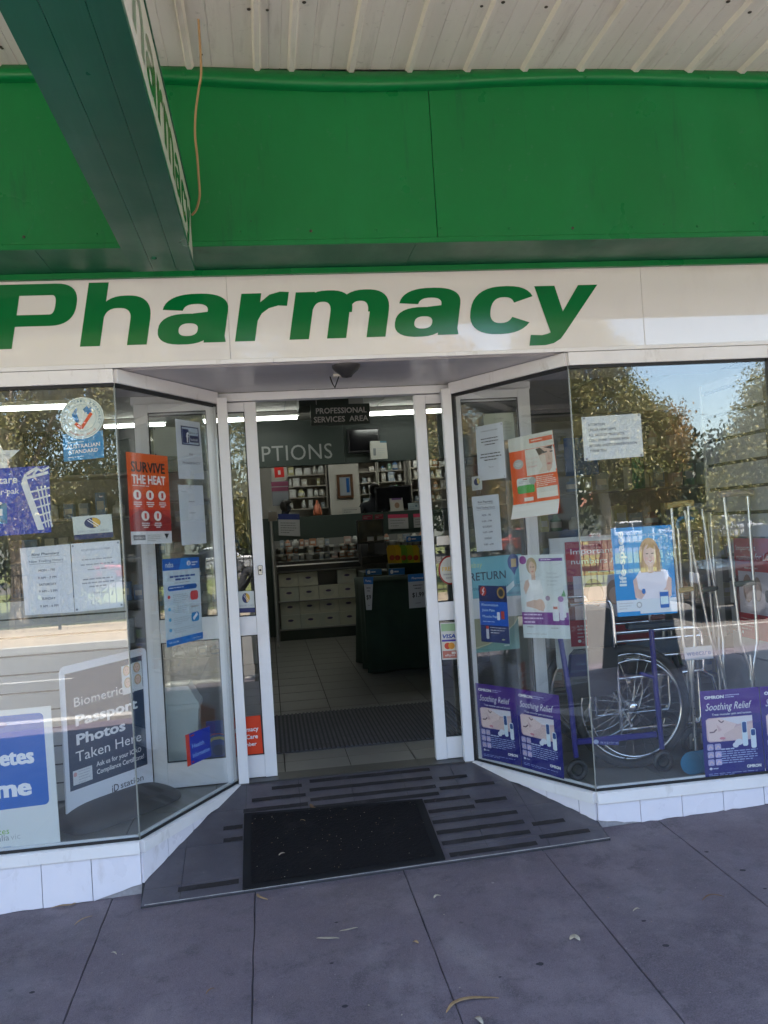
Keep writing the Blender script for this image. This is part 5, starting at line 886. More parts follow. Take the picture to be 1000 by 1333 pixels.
# back wall of dispensary: shelving
SHW = mat('shelf_cream', (.38, .35, .30), .5, var=.04)
def shelf_unit(lab, x0, x1, y, z0, z1, rows, depth=.3, m=SHW):
    r = empty('shelf_unit', lab, 'shelves'); box1('back', (x0, y+depth, z0), (x1, y+depth+.02, z1), m, r)
    for x in (x0-.02, x1+.001): box1('side', (x, y, z0), (x+.019, y+depth, z1), m, r)
    zs = [z0+(z1-z0)*i/rows for i in range(rows+1)]
    for z in zs: box1('shelf', (x0, y, z-.009), (x1, y+depth-.001, z+.009), m, r)
    return zs
PALC = [(.5, .5, .48), (.45, .42, .36), (.3, .36, .42), (.42, .2, .12), (.12, .22, .4), (.42, .4, .2), (.15, .3, .2), (.5, .35, .3)]
CN = ['white', 'cream', 'pale blue', 'rust red', 'deep blue', 'mustard', 'green', 'pink']
pm = {}
def product(x, y, z, kind, c, w_, h_, where, group):
    key = (kind, c, w_, h_)
    if key not in pm:
        k = MB(); m = mat('pack_%d' % c, PALC[c], .45, var=.15, scale=30); lab = mat('pack_label', (.55, .55, .53), .5)
        if kind == 'box': k.box((-w_/2, -.04, 0), (w_/2, .04, h_), m, .002); k.box((-w_*.35, -.0412, h_*.3), (w_*.35, -.0402, h_*.65), lab)
        else: k.lathe([(0, 0), (w_/2, 0), (w_/2, h_*.7), (w_*.25, h_*.8), (w_*.25, h_), (0, h_)], (0, 0, 0), m, 12); k.lathe([(w_/2+.001, h_*.2), (w_/2+.001, h_*.55)], (0, 0, 0), lab, 12)
        ob = k.build('medicine_box' if kind == 'box' else 'bottle'); pm[key] = ob.data; ob.location = (x, y, z)
    else: ob = inst(pm[key], 'medicine_box' if kind == 'box' else 'bottle', None, (x, y, z))
    tag(ob, '%s %s%s' % (CN[c], 'carton' if kind == 'box' else 'bottle', where), 'box' if kind == 'box' else 'bottle', group); return ob
ORD = ['first', 'second', 'third', 'fourth', 'fifth', 'sixth', 'seventh', 'eighth', 'ninth', 'tenth']+['%dth' % i for i in range(11, 60)]
def stock(x0, x1, y, zs, where, group, cols, wr=(.05, .11), hr=(.08, .15), fill=.85, step=.125, rowname=None):
    for zi, z in enumerate(zs):
        x = x0+.05; ci = 0; rown = rowname if rowname else ORD[zi]+' row up'
        while x < x1-.06:
            w_ = random.choice([.05, .07, .09, .11]); w_ = min(max(w_, wr[0]), wr[1]); hh = random.choice([.08, .11, .14, .18]); hh = min(max(hh, hr[0]), hr[1])
            if random.random() < fill: product(x+w_/2, y+random.uniform(0, .05), z+.0095, random.choice(['box', 'bottle', 'box']), random.choice(cols), w_, hh, ', %s from left, %s, %s' % (ORD[ci], rown, where), group); ci += 1
            x += w_+random.uniform(.015, step*.5)
yb = 10.3
za, zc = onY(390, 655, yb).z, onY(390, 612, yb).z
x0, x1 = onY(373, 640, yb).x, onY(425, 640, yb).x
zs = shelf_unit('cream dispensary shelves left of the picture frame', x0, x1, yb, za-.1, zc+.1, 4); stock(x0, x1, yb+.05, zs[:-1], 'dispensary shelves left of picture', 'cartons and bottles on the left dispensary shelves', [0, 1, 0, 1, 2, 5], hr=(.08, .14))
x0, x1 = onY(469, 640, yb).x, onY(493, 640, yb).x; zs = shelf_unit('cream dispensary shelves just right of the picture frame', x0, x1-.03, yb, za-.1, zc+.1, 4); stock(x0, x1-.03, yb+.05, zs[:-1], 'shelves just right of picture', 'cartons and bottles just right of the picture frame', [0, 1, 0, 2], hr=(.08, .14))
x2 = onY(528, 640, yb).x; zs = shelf_unit('cream dispensary shelves behind the dark monitor', x1+.02, x2, yb, za-.1, zc+.1, 4); stock(x1+.02, x2, yb+.05, zs[:-1], 'shelves behind dark monitor', 'cartons and bottles behind the dark monitor', [0, 1, 2, 6, 4, 0], hr=(.08, .16))
zs = shelf_unit('cream dispensary shelves at the right edge of the doorway', x2+.05, x2+1.2, yb-.4, za-.1, zc+.1, 4); stock(x2+.05, x2+1.2, yb-.35, zs[:-1], 'shelves at right doorway edge', 'cartons and bottles on the rightmost dispensary shelves', [0, 1, 2, 3], hr=(.08, .16))
a, b = onY(427, 605, yb-.05), onY(469, 664, yb-.05); tag(box1('wall_panel', (a.x, yb-.05, b.z-.2), (b.x, yb+.3, a.z+.2), WALLI), 'cream wall pillar carrying the framed certificate', 'pillar')
pf = empty('framed_certificate', 'brown framed certificate on the cream wall pillar', 'picture'); a, b = onY(438, 618, yb-.08), onY(461, 648, yb-.08); fw = .045
WD = mat('brown_wood', (.12, .055, .025), .4, var=.2, scale=12)
for q in (((a.x, b.z), (a.x+fw, a.z)), ((b.x-fw, b.z), (b.x, a.z)), ((a.x+fw, b.z), (b.x-fw, b.z+fw)), ((a.x+fw, a.z-fw), (b.x-fw, a.z))): box1('frame_side', (q[0][0], yb-.08, q[0][1]), (q[1][0], yb-.052, q[1][1]), WD, pf, .004)
box1('certificate', (a.x+fw, yb-.065, b.z+fw), (b.x-fw, yb-.053, a.z-fw), P((.3, .33, .36)), pf); box1('blue_band', (b.x-fw-.07, yb-.067, b.z+fw+.05), (b.x-fw-.02, yb-.0655, a.z-fw-.02), P(h('1c5a9c')), pf)
# dispensary counter (raised) and front gondola
yc = 7.5; xl, xr_ = onY(360, 740, yc).x, onY(472, 740, yc).x
tag(box1('dispensary_counter', (-2.6, 8.05, 0), (4.6, 8.5, onY(420, 671, 8.05).z), DGW, None, .004), 'dark green high dispensary counter across the back of the shop', 'counter')
tag(box1('dispensary_platform', (-3.2, 8.52, 0), (4.7, 11.1, .42), mat('platform_dark', (.06, .06, .06), .7)), 'raised dark platform floor behind the dispensary counter', 'platform')
gd = empty('display_gondola', 'grey shelving gondola with tissue boxes below the dispensary counter', 'shelves')
GW = mat('gondola_grey', (.22, .22, .21), .5); ztop = onY(420, 701, yc).z
box1('back_panel', (xl, yc+.42, .1), (xr_+1.9, yc+.45, ztop), GW, gd); box1('plinth', (xl, yc+.03, 0), (xr_, yc+.42, onY(415, 816, yc).z-.021), DGW, gd); box1('side', (xl-.03, yc, 0), (xl, yc+.45, ztop), GW, gd)
zz = [onY(415, y_, yc).z for y_ in (816, 780, 741)]
for z in zz: box1('shelf', (xl, yc-.0, z-.02), (xr_, yc+.42, z), GW, gd, .003)
box1('chrome_rail', (xl, yc-.02, zz[2]+.07), (xr_, yc-.005, zz[2]+.085), ALM, gd); 
for y_ in (728, 719, 710): 
    z = onY(415, y_, yc+.2).z; box1('upper_shelf', (xl, yc+.2, z-.015), (xr_+1.9, yc+.42, z), GW, gd)
    n = 12
    for i in range(int((xr_-xl+1.0)/.14)): box1('price_ticket', (xl+.04+.14*i, yc+.195, z-.03), (xl+.10+.14*i, yc+.199, z+.004), P((.5, .5, .46)), gd)
box1('black_trough', (xl+.02, yc+.0, zz[2]+.001), (xr_-.02, yc+.2, zz[2]+.12), BPL, gd)
tk = MB(); tk.box((-.125, -.07, 0), (.125, .07, .125), mat('tissue_card', (.30, .31, .24), .5, var=.1), .003); tdat = None; nm = ['lower', 'second', 'third', 'top']
for ri, (zb3, off) in enumerate(((zz[0], 0), (zz[0], .183), (zz[1], 0), (zz[1], .190))):
    for ci in range(4):
        if ri == 3 and ci == 2: continue
        x = xl+.15+.264*ci+random.uniform(-.002, .002); col = random.choice([(.50, .50, .40), (.56, .55, .45), (.46, .48, .42)])
        r = empty('tissue_box', 'cream tissue box with oval label, %s row, %s in the row' % (nm[ri], ['leftmost', 'second from left', 'third from left', 'rightmost'][ci]), 'tissue box', (x, yc+.09, zb3+off), group='tissue boxes on the gondola shelves')
        box1('carton', (-.1295, -.07, .0005), (.1295, .07, .181), mat('tissue_%d' % int(col[0]*100), col, .5, var=.06), r, .002)
        k = MB(); k.add([(.075*math.cos(t*math.pi/10), -.0712, .088+.055*math.sin(t*math.pi/10)) for t in range(20)], [tuple(range(20))], P((.5, .5, .42))); k.build('label_oval', r, recalc=False)
        k = MB(); k.add([(.038*math.cos(t*math.pi/8), -.0718, .108+.016*math.sin(t*math.pi/8)) for t in range(16)], [tuple(range(16))], P((.07, .05, .12))); k.build('logo_oval', r, recalc=False)
for y_ in (728, 719, 710):
    z = onY(415, y_, yc+.2).z; stock(xl+.02, xr_+1.0, yc+.26, [z-.009], 'above the tissue boxes', 'small packs above the tissue boxes', [0, 0, 1, 3, 3, 7, 2], wr=(.05, .09), hr=(.06, .10), fill=.95, step=.05, rowname={728: 'lowest row', 719: 'middle row', 710: 'top row'}[y_])
for x_ in (352,): 
    p0, p1 = onY(352, 665, 6.9), onY(357, 838, 6.9); k = MB(); k.tube([(p0.x, 6.9, 0.0), (p0.x, 6.9, p0.z)], .018, ALM, 8); pl = k.build('display_pole'); tag(pl, 'slim metal pole with cream cap at the left of the doorway', 'pole')
    a, b = onY(349, 667, 6.9), onY(361, 678, 6.9); box1('cap', (a.x, 6.86, b.z), (b.x, 6.94, a.z), P((.42, .38, .32)), pl)
sheet('counter_notice', 'white notice with blue top hanging left on the dispensary counter', 'notice', fr((362, 669), (390, 669), (391, 698), (363, 697), Y=8.03), [('r', 0, 0, 1, .26, NAVY), ('w', .1, .4, .75, 5, .11, .035, (.12, .12, .13))], (.3, .3, .3))
for q, lb_ in ((((505, 670), (531, 669), (532, 688), (506, 689)), 'white notice with pink top right of the counter monitor'), (((538, 669), (556, 668), (557, 686), (539, 687)), 'white notice with pink top at the right door edge')): sheet('counter_notice', lb_, 'notice', fr(*q, Y=8.03), [('r', 0, 0, 1, .25, h('b03a58')), ('w', .12, .4, .75, 3, .18, .04, (.12, .12, .13))], (.3, .3, .3))
for q, lb_ in ((((472, 671), (485, 670), (485, 676), (472, 677)), 'tiny pink label left above the counter monitor'), (((488, 670), (499, 669), (499, 675), (488, 676)), 'tiny pink label right above the counter monitor')): sheet('shelf_label', lb_, 'label', fr(*q, Y=6.3), [('w', .1, .3, .8, 2, .3, .12, (.6, .5, .5))], h('b03a58'))
sheet('red_notice', 'white board with a red square mark high on the left of the doorway', 'notice', fr((353, 607), (373, 607), (375, 624), (354, 626), Y=9.6), [('r', .2, .05, .6, .75, h('a8201c')), ('r', .42, .3, .16, .3, (.4, .4, .4))], (.3, .28, .25))
sheet('leaflet_board', 'pale board with pink band under the red square notice', 'board', fr((353, 627), (375, 626), (377, 658), (355, 659), Y=9.6), [('r', 0, .02, 1, .38, h('8a4a62')), ('r', 0, .2, 1, .04, (.3, .3, .3)), ('r', .05, .45, .9, .5, (.28, .3, .33))], (.25, .25, .27))
def monitor(lab, q, Y, tilt=0, stand=True):
    a, b = onY(*q[0], Y), onY(*q[1], Y); r = empty('monitor', lab, 'monitor'); box1('casing', (a.x, Y, b.z), (b.x, Y+.05, a.z), BPL, r, .008); box1('screen', (a.x+.02, Y-.002, b.z+.02), (b.x-.02, Y-.0005, a.z-.02), mat('screen_black', (.006, .006, .008), .15), r)
    if stand: k = MB(); k.box(((a.x+b.x)/2-.04, Y+.02, b.z-.16), ((a.x+b.x)/2+.04, Y+.045, b.z), BPL); k.box(((a.x+b.x)/2-.13, Y-.06, b.z-.175), ((a.x+b.x)/2+.13, Y+.12, b.z-.16), BPL, .003); k.build('stand', r)
    return r
monitor('big black monitor beside the dispensing pharmacist', ((488, 634), (537, 663)), 8.3)
monitor('black screen facing the door above the cash register', ((464, 677), (501, 706)), 6.3)
rg = empty('cash_register', 'black cash register on the counter below the screen', 'cash register'); a, b = onY(470, 706, 6.3), onY(506, 732, 6.3)
k = MB(); k.prism([(a.x, 6.3, b.z), (a.x, 6.3, b.z+.1), (a.x, 6.42, a.z), (a.x, 6.7, a.z), (a.x, 6.7, b.z)], (b.x-a.x, 0, 0), BPL); k.build('body', rg)
for q in ((478, 699, 487, 704), (491, 698, 500, 703)): a, b = onY(q[0], q[1], 6.28), onY(q[2], q[3], 6.28); box1('receipt', (a.x, 6.275, b.z), (b.x, 6.28, a.z), P((.5, .5, .5)), rg)
a, b = onY(472, 733, 6.3), onY(580, 738, 6.3); tag(box1('sales_counter', (a.x, 6.25, 0), (b.x+.6, 6.9, b.z), DGW, None, .004), 'dark green sales counter behind the draped table', 'counter')
tag(sheet('carton', 'white carton with a face print on the dispensary counter', 'box', fr((508, 649), (524, 648), (526, 666), (510, 668), Y=8.2), [('e', .5, .5, .2, .2, (.25, .15, .1)), ('r', .1, 0, .8, .12, h('6a4a7a'))], (.42, .4, .36), thick=.1, kindname='box'))
sheet('counter_card', 'pale blue card standing beside the white face print carton', 'card', fr((531, 655), (545, 654), (546, 666), (532, 667), Y=8.2), [('e', .75, .35, .1, .12, (.1, .15, .2)), ('w', .1, .4, .5, 3, .2, .05, (.15, .2, .25))], (.30, .36, .38))
k = MB(); c = onY(414, 668, 8.15); k.lathe([(0, 0), (.06, 0), (.065, .03), (.05, .12), (.02, .17), (.02, .21), (0, .215)], (c.x, 8.2, c.z-.03), mat('orange_bottle', (.5, .13, .06), .4), 14); tag(k.build('pump_bottle'), 'orange pump bottle on the dispensary counter', 'bottle')
sheet('white_tray_card', 'white angled card on the counter before the pharmacist', 'card', fr((445, 661), (469, 660), (470, 669), (446, 670), Y=8.1), [('w', .1, .3, .8, 2, .3, .1, (.2, .2, .2))], (.42, .41, .38))
# green draped table
gt = empty('draped_table', 'table covered by a dark green cloth right of the doorway', 'table'); CL = mat('dark_green_cloth', (.012, .03, .018), .85, var=.3, scale=4, bump=.2, bscale=30)
gx0, gx1, gy0, gy1, gz = .905, 2.15, 4.3, 5.3, .905
k = MB(); rim = []; 
def per(t):
    P4 = [(gx0, gy0), (gx1, gy0), (gx1, gy1), (gx0, gy1)]; L4 = [gx1-gx0, gy1-gy0, gx1-gx0, gy1-gy0]; d = (t % 1)*sum(L4)
    for i in range(4):
        if d <= L4[i]: a, b = P4[i], P4[(i+1) % 4]; f = d/L4[i]; return a[0]+(b[0]-a[0])*f, a[1]+(b[1]-a[1])*f
        d -= L4[i]
    return P4[0]
vs = []; N = 120; rows = 10
for j in range(rows+1):
    for i in range(N):
        x, y = per(i/N); cx_, cy_ = (gx0+gx1)/2, (gy0+gy1)/2; dv = Vector((x-cx_, y-cy_)).normalized(); amp = .03*(j/rows)*(math.sin(i*.52)+.6*math.sin(i*1.13+1)+.5*math.sin(i*.27)); vs.append((x+dv.x*amp, y+dv.y*amp, gz-(gz-.01)*j/rows))
k.add(vs, [(j*N+i, j*N+(i+1) % N, (j+1)*N+(i+1) % N, (j+1)*N+i) for j in range(rows) for i in range(N)]+[tuple(range(N))], CL, True); k.build('cloth', gt); 
k = MB(); 
for x in (gx0+.1, gx1-.1):
    for y in (gy0+.1, gy1-.1): k.tube([(x, y, 0), (x, y, gz-.03)], .02, ALM, 8)
k.build('frame', gt)
def cardsign(q, Y, price, lab): sheet('price_card', lab, 'card', fr(*q, Y=Y), [('r', 0, 0, 1, .22, h('1a66b0')), ('t', 'Pharmacy', .5, .15, .07, W_, 'c', {'w': .6}), ('w', .2, .32, .6, 2, .09, .03, (.1, .1, .12), 'c')]+([('t', price, .5, .68, .14, (.03, .03, .03), 'c', {'b': .02, 'w': .62})] if price else [])+[('w', .2, .85, .6, 1, .05, .02, (.15, .15, .15), 'c')], (.42, .43, .46), thick=.003)
cardsign(((531, 748), (556, 746), (557, 790), (533, 792)), 4.26, '$1.99', 'white price card with blue top reading $1.99 on the draped table')
cardsign(((473, 751), (486, 751), (484, 794), (477, 794)), 4.24, '$9', 'narrow tilted price card at the left corner of the draped table')
for q, lb_ in ((((476, 741), (497, 740), (497, 748), (476, 749)), 'blue topper card at the left rear of the draped table'), (((506, 740), (527, 739), (527, 748), (506, 749)), 'blue topper card at the middle rear of the draped table'), (((529, 698), (549, 697), (549, 705), (529, 706)), 'blue topper card above the yellow packets')): sheet('topper_card', lb_, 'card', fr(*q, Y=5.0), [('r', 0, .05, 1, .9, h('1a66b0')), ('e', .2, .5, .1, .3, W_), ('w', .35, .4, .5, 1, .1, .2, W_)], (.3, .4, .45))
for i, (px_, c) in enumerate(((511, 'c09a20'), (518, 'd0a820'), (526, '6a9a20'), (534, '9aa820'), (542, 'c0a420'))):
    k = MB(); a = onY(px_, 733, 5.3); m_ = P(h(c)); k.prism([(a.x-.045, 5.3, a.z), (a.x+.045, 5.3, a.z), (a.x+.05, 5.34, a.z+.16), (a.x+.03, 5.35, a.z+.20), (a.x-.03, 5.35, a.z+.20), (a.x-.05, 5.34, a.z+.16)], (0, .02, 0), m_); k.ell((a.x, 5.298, a.z+.06), (.03, .004, .03), P(h('b0401c')), 10, 6)
    tag(k.build('snack_packet'), ['amber packet nearest the register', 'amber packet with orange disc, second in the row', 'green packet in the middle of the yellow packets', 'lime packet second from the right end', 'yellow packet at the right end of the row'][i], 'packet', 'packets standing on the draped table')
tag(box1('packet_tray', (onY(506, 735, 5.3).x, 5.25, gz+.001), (onY(550, 735, 5.3).x+.3, 5.45, onY(530, 733, 5.3).z), CL), 'dark green tray holding the yellow packets', 'tray')
# left side of the doorway: pale bins, shelves
k = MB(); a, b = onY(341, 778, 5.6), onY(352, 836, 5.6); k.box((a.x-.25, 5.6, 0), (b.x, 5.9, a.z), BIN, .01); tag(k.build('storage_tub'), 'pale tub on the floor left inside the doorway', 'tub')
# side gondolas seen through the display windows
def side_shelves(lab, x0, x1, y, z1, rows, where, group, cols, m=GW):
    zs = shelf_unit(lab, x0, x1, y, .05, z1, rows, .35, m); stock(x0, x1, y+.07, zs[:-1], where, group, cols, wr=(.07, .11), hr=(.11, .18), fill=.92)
side_shelves('tall stocked shelves behind the right front window', 2.02, 4.3, 2.45, 2.25, 7, 'shelves behind right window', 'stock behind the right front window', [0, 3, 5, 4, 6, 7, 0, 2])
side_shelves('stocked shelves behind the left front window', -3.1, -.95, 2.3, 1.95, 6, 'shelves behind left window', 'stock behind the left front window', [0, 4, 2, 3, 1, 4])
side_shelves('dark shelves seen in the gap left of the doorway', -2.2, -.25, 6.2, 1.9, 6, 'dark shelves left of doorway', 'stock left inside the doorway', [4, 0, 4, 2], GW)
tag(box1('advert_board', (2.35, 2.28, 1.75), (2.62, 2.30, 2.05), P(h('2a5a9c'))), 'blue advertising board on the right front shelves', 'board')
k = MB(); k.lathe([(0, 0), (.05, 0), (.05, .26), (.02, .3), (0, .3)], (2.98, 2.36, 1.62), P(h('0a7a46')), 12); tag(k.build('green_tube'), 'tall green bottle standing in the right front shelves', 'bottle')
# ================================================================== PEOPLE
def person(label, loc, rz, J, E_, Rd, regions, hairc=None, head=None, hair_kind='short'):
    """one continuous skinned body; regions(joint name) -> material."""
    names = list(J); me = bpy.data.meshes.new('body'); me.from_pydata([J[n] for n in names], [(names.index(a), names.index(b)) for a, b in E_], [])
    o = bpy.data.objects.new('body', me); COL.objects.link(o); sk_ = o.modifiers.new('s', 'SKIN'); sk_.use_smooth_shade = True; sk_.branch_smoothing = .4
    sv_ = me.skin_vertices[0].data
    for i, n in enumerate(names): r_ = Rd[n]; sv_[i].radius = r_ if isinstance(r_, tuple) else (r_, r_); sv_[i].use_root = (n == 'pelvis')
    sb = o.modifiers.new('b', 'SUBSURF'); sb.levels = 2; sb.render_levels = 2
    bpy.context.view_layer.update(); m2 = bpy.data.meshes.new_from_object(o.evaluated_get(bpy.context.evaluated_depsgraph_get())); bpy.data.objects.remove(o)
    segs = [(Vector(J[a]), Vector(J[b]), a, b) for a, b in E_]; mats = []
    for p in m2.polygons:
        c = p.center; best = None; bd = 9
        for A_, B_, a, b in segs:
            d = B_-A_; t = max(0, min(1, (c-A_).dot(d)/d.length_squared)); q = (A_+d*t-c).length-(.04 if 'chest' in (a, b) or 'pelvis' in (a, b) else 0)
            if q < bd: bd = q; best = (a, b, t)
        m_ = regions(*best, c)
        if m_ not in mats: mats.append(m_)
        p.material_index = mats.index(m_); p.use_smooth = True
    m2.materials.clear()
    for m_ in mats: m2.materials.append(m_)
    root = empty('person', label, 'person', loc, rz); b = bpy.data.objects.new('body', m2); COL.objects.link(b); b.parent = root
    H = Vector(J['head']); k = MB(); k.ell(H+Vector((0, -.01*-1, .035)), (.082, .098, .098), hairc, 20, 12)
    # hair cap cut away at the face (local +Y is the facing side)
    vs = [Vector(v) for v in k.v]; out = []
    for v in vs:
        d = v-(H+Vector((0, 0, .03)))
        if d.y > .035 and d.z < .05: v = Vector((v.x*.9+H.x*.1, H.y+.035, v.z))
        out.append(tuple(v))
    k.v = out; k.build('hair', root)
    k = MB(); 
    for s_ in (-1, 1): k.ell(H+Vector((s_*.031, .082, .0)), (.011, .006, .006), P((.03, .02, .02)), 8, 6)
    k.build('eyes', root)
    return root
SKN = mat('skin', (.42, .25, .18), .5, var=.08)
def std_joints(h_=1.7, hands=None, sway=0):
    s_ = h_/1.7; J = {'pelvis': (0, 0, .93), 'waist': (0, 0, 1.06), 'chest': (0, 0, 1.28), 'neckb': (0, -.01, 1.44), 'neck': (0, .01, 1.50), 'head': (0, .03, 1.585), 'crown': (0, .02, 1.66), 'nose': (0, .125, 1.575)}
    for n, d in (('l', 1), ('r', -1)):
        J.update({n+'hip': (.09*d, 0, .88), n+'knee': (.10*d, .02, .48), n+'ankle': (.10*d, -.02, .09), n+'heel': (.10*d, -.04, .045), n+'toe': (.12*d, .16, .03), n+'sh': (.18*d, -.01, 1.39)})
        el, wr, ha = hands[n]; J.update({n+'el': el, n+'wr': wr, n+'ha': ha})
        dv = (Vector(ha)-Vector(wr)).normalized(); sd = dv.cross(Vector((0, 0, 1))).normalized()*d
        for f in range(4):
            o_ = (f-1.5)*.019; L_ = (.07, .08, .076, .06)[f]; b_ = Vector(ha)+sd*o_; J[n+'f%da' % f] = tuple(b_+dv*.02); J[n+'f%db' % f] = tuple(b_+dv*(.02+L_*.55)+Vector((0, 0, -.006))); J[n+'f%dc' % f] = tuple(b_+dv*(.02+L_*.9)+Vector((0, 0, -.025)))
        J[n+'ta'] = tuple(Vector(wr)+dv*.03-sd*.035); J[n+'tb'] = tuple(Vector(wr)+dv*.075-sd*.05)
    E_ = [('pelvis', 'waist'), ('waist', 'chest'), ('chest', 'neckb'), ('neckb', 'neck'), ('neck', 'head'), ('head', 'crown'), ('head', 'nose')]
    for n in 'lr':
        E_ += [('pelvis', n+'hip'), (n+'hip', n+'knee'), (n+'knee', n+'ankle'), (n+'ankle', n+'heel'), (n+'heel', n+'toe'), ('chest', n+'sh'), (n+'sh', n+'el'), (n+'el', n+'wr'), (n+'wr', n+'ha'), (n+'wr', n+'ta'), (n+'ta', n+'tb')]
        for f in range(4): E_ += [(n+'ha', n+'f%da' % f), (n+'f%da' % f, n+'f%db' % f), (n+'f%db' % f, n+'f%dc' % f)]
    J = {k_: tuple(c*s_ for c in v) for k_, v in J.items()}
    R_ = {'pelvis': (.15, .11), 'waist': (.135, .10), 'chest': (.155, .11), 'neckb': (.07, .06), 'neck': .05, 'head': (.075, .09), 'crown': (.062, .07), 'nose': .012}
    for n in 'lr':
        R_.update({n+'hip': .085, n+'knee': .058, n+'ankle': .04, n+'heel': .04, n+'toe': (.045, .028), n+'sh': .06, n+'el': .042, n+'wr': .027, n+'ha': (.036, .014), n+'ta': .012, n+'tb': .009})
        for f in range(4): R_.update({n+'f%da' % f: .0095, n+'f%db' % f: .0085, n+'f%dc' % f: .007})
    return J, E_, R_
def dress(top, legs, shoe, sleeve=1.0):
    def f(a, b, t, c):
        s_ = {a, b}
        if s_ & {'head', 'crown', 'nose', 'neck'}: return SKN
        if any(x[1:] in ('heel', 'toe') for x in s_): return shoe
        if any(x[1:] in ('ha', 'ta', 'tb') or (len(x) > 2 and x[1] == 'f') for x in s_): return SKN
        if b[1:] == 'wr': return top if sleeve > 1 else SKN
        if b[1:] == 'el': return top
        if b[1:] in ('hip', 'knee', 'ankle'): return legs
        return top if c.z > .95 else legs
    return f
DJ = mat('dark_trousers', (.02, .022, .03), .8, var=.2)
J, E_, R_ = std_joints(1.7, {'l': ((.25, -.02, 1.12), (.14, .25, 1.22), (.12, .31, 1.25)), 'r': ((-.22, .06, 1.12), (-.06, .26, 1.36), (-.03, .30, 1.42))}); J['head'] = (0, .07, 1.57); J['crown'] = (0, .07, 1.645); J['nose'] = (0, .165, 1.55)
q = onY(487, 640, 8.75)
person('pharmacist in a pale blue shirt looking down with a hand at the face', (q.x, 8.95, .42+.0), rad(200), {k_: Vector(v) for k_, v in J.items()}, E_, R_, dress(mat('pale_blue_shirt', (.45, .52, .62), .7), DJ, BPL, 1), mat('dark_hair', (.02, .015, .012), .6, var=.3))
J, E_, R_ = std_joints(1.6, {'l': ((.24, .0, 1.1), (.16, .22, 1.05), (.14, .3, 1.05)), 'r': ((-.24, .0, 1.1), (-.16, .22, 1.05), (-.14, .3, 1.05))})
q = onY(370, 662, 8.9); hz = q.z-1.49
person('dark haired worker whose head shows over the left of the counter', (q.x, 8.95, hz if hz < .42 else .42), rad(250), J, E_, R_, dress(mat('dark_top', (.03, .03, .035), .8), DJ, BPL, 2), M['dark_hair'])
gz_ = pz(-.2, -4.95)
J, E_, R_ = std_joints(1.68, {'l': ((.27, .08, 1.12), (.12, .36, 1.30), (.08, .42, 1.36)), 'r': ((-.27, .08, 1.12), (-.12, .36, 1.30), (-.08, .42, 1.36))})
person('photographer in dark trousers and top holding up a phone, seen in the glass', (-.13, -4.97, gz_-.0), 0, J, E_, R_, dress(mat('charcoal_top', (.03, .03, .035), .85, var=.2), DJ, mat('dark_shoe', (.03, .03, .03), .5)), M['dark_hair'])  # the photographer, standing behind the camera and visible only as a reflection
tag(box1('phone', (-.075, -4.46, 1.36), (.035, -4.452, 1.44), BPL, None, .003), 'black phone held up in front of the shop', 'phone')
# ================================================================== STREET (seen in the glass)
def leaves(n, lobes, size, m, name, parent, seed):
    r = np.random.default_rng(seed); tot = sum(l[3]*l[4]*l[5] for l in lobes); V = []
    for (cx, cy, cz, rx, ry, rz) in lobes:
        nc = max(8, int(n/26*rx*ry*rz/tot)); 
        u = r.normal(size=(nc, 3)); u /= np.linalg.norm(u, axis=1)[:, None]; rad_ = r.uniform(.35, 1.0, nc)**.5; c = np.array([cx, cy, cz])+u*rad_[:, None]*np.array([rx, ry, rz])
        cl = np.repeat(c, 26, axis=0)+r.normal(size=(nc*26, 3))*np.array([.24, .24, .32])*(size/.15)
        V.append(cl)
    C_ = np.concatenate(V); N = len(C_); d = r.normal(size=(N, 3)); d[:, 2] -= 1.1; d /= np.linalg.norm(d, axis=1)[:, None]; s_ = np.cross(d, r.normal(size=(N, 3))); s_ /= np.linalg.norm(s_, axis=1)[:, None]
    L_ = size*r.uniform(.6, 1.3, N)[:, None]; Wd = L_*.22
    q_ = np.stack([C_-d*L_*.5, C_+s_*Wd, C_+d*L_*.5, C_-s_*Wd], 1).reshape(-1, 3)
    me = bpy.data.meshes.new(name); me.vertices.add(4*N); me.vertices.foreach_set('co', q_.ravel()); me.loops.add(4*N); me.loops.foreach_set('vertex_index', np.arange(4*N)); me.polygons.add(N); me.polygons.foreach_set('loop_start', np.arange(N)*4); me.polygons.foreach_set('loop_total', np.full(N, 4)); me.materials.append(m); me.update(calc_edges=True)
    o = bpy.data.objects.new(name, me); COL.objects.link(o); o.parent = parent; return o
def leafmat(name, c1, c2, c3):
    m = bpy.data.materials.new(name); m.use_nodes = True; t = m.node_tree; b = t.nodes['Principled BSDF']; g = t.nodes.new('ShaderNodeNewGeometry'); r = t.nodes.new('ShaderNodeValToRGB'); L = t.links.new
    r.color_ramp.elements[0].color = (*c1, 1); r.color_ramp.elements[1].color = (*c3, 1); e = r.color_ramp.elements.new(.6); e.color = (*c2, 1); L(g.outputs['Random Per Island'], r.inputs[0]); L(r.outputs[0], b.inputs['Base Color']); b.inputs['Roughness'].default_value = .5
    tl = t.nodes.new('ShaderNodeBsdfTranslucent'); L(r.outputs[0], tl.inputs[0]); mx = t.nodes.new('ShaderNodeMixShader'); mx.inputs[0].default_value = .3; L(b.outputs[0], mx.inputs[1]); L(tl.outputs[0], mx.inputs[2]); L(mx.outputs[0], t.nodes['Material Output'].inputs[0]); return m
EUC = leafmat('olive_leaves', (.085, .095, .025), (.2, .19, .055), (.42, .34, .14)); EUR = leafmat('rusty_leaves', (.12, .09, .03), (.26, .17, .06), (.45, .27, .11)); DKL = leafmat('dark_leaves', (.012, .022, .01), (.03, .045, .018), (.06, .08, .03))
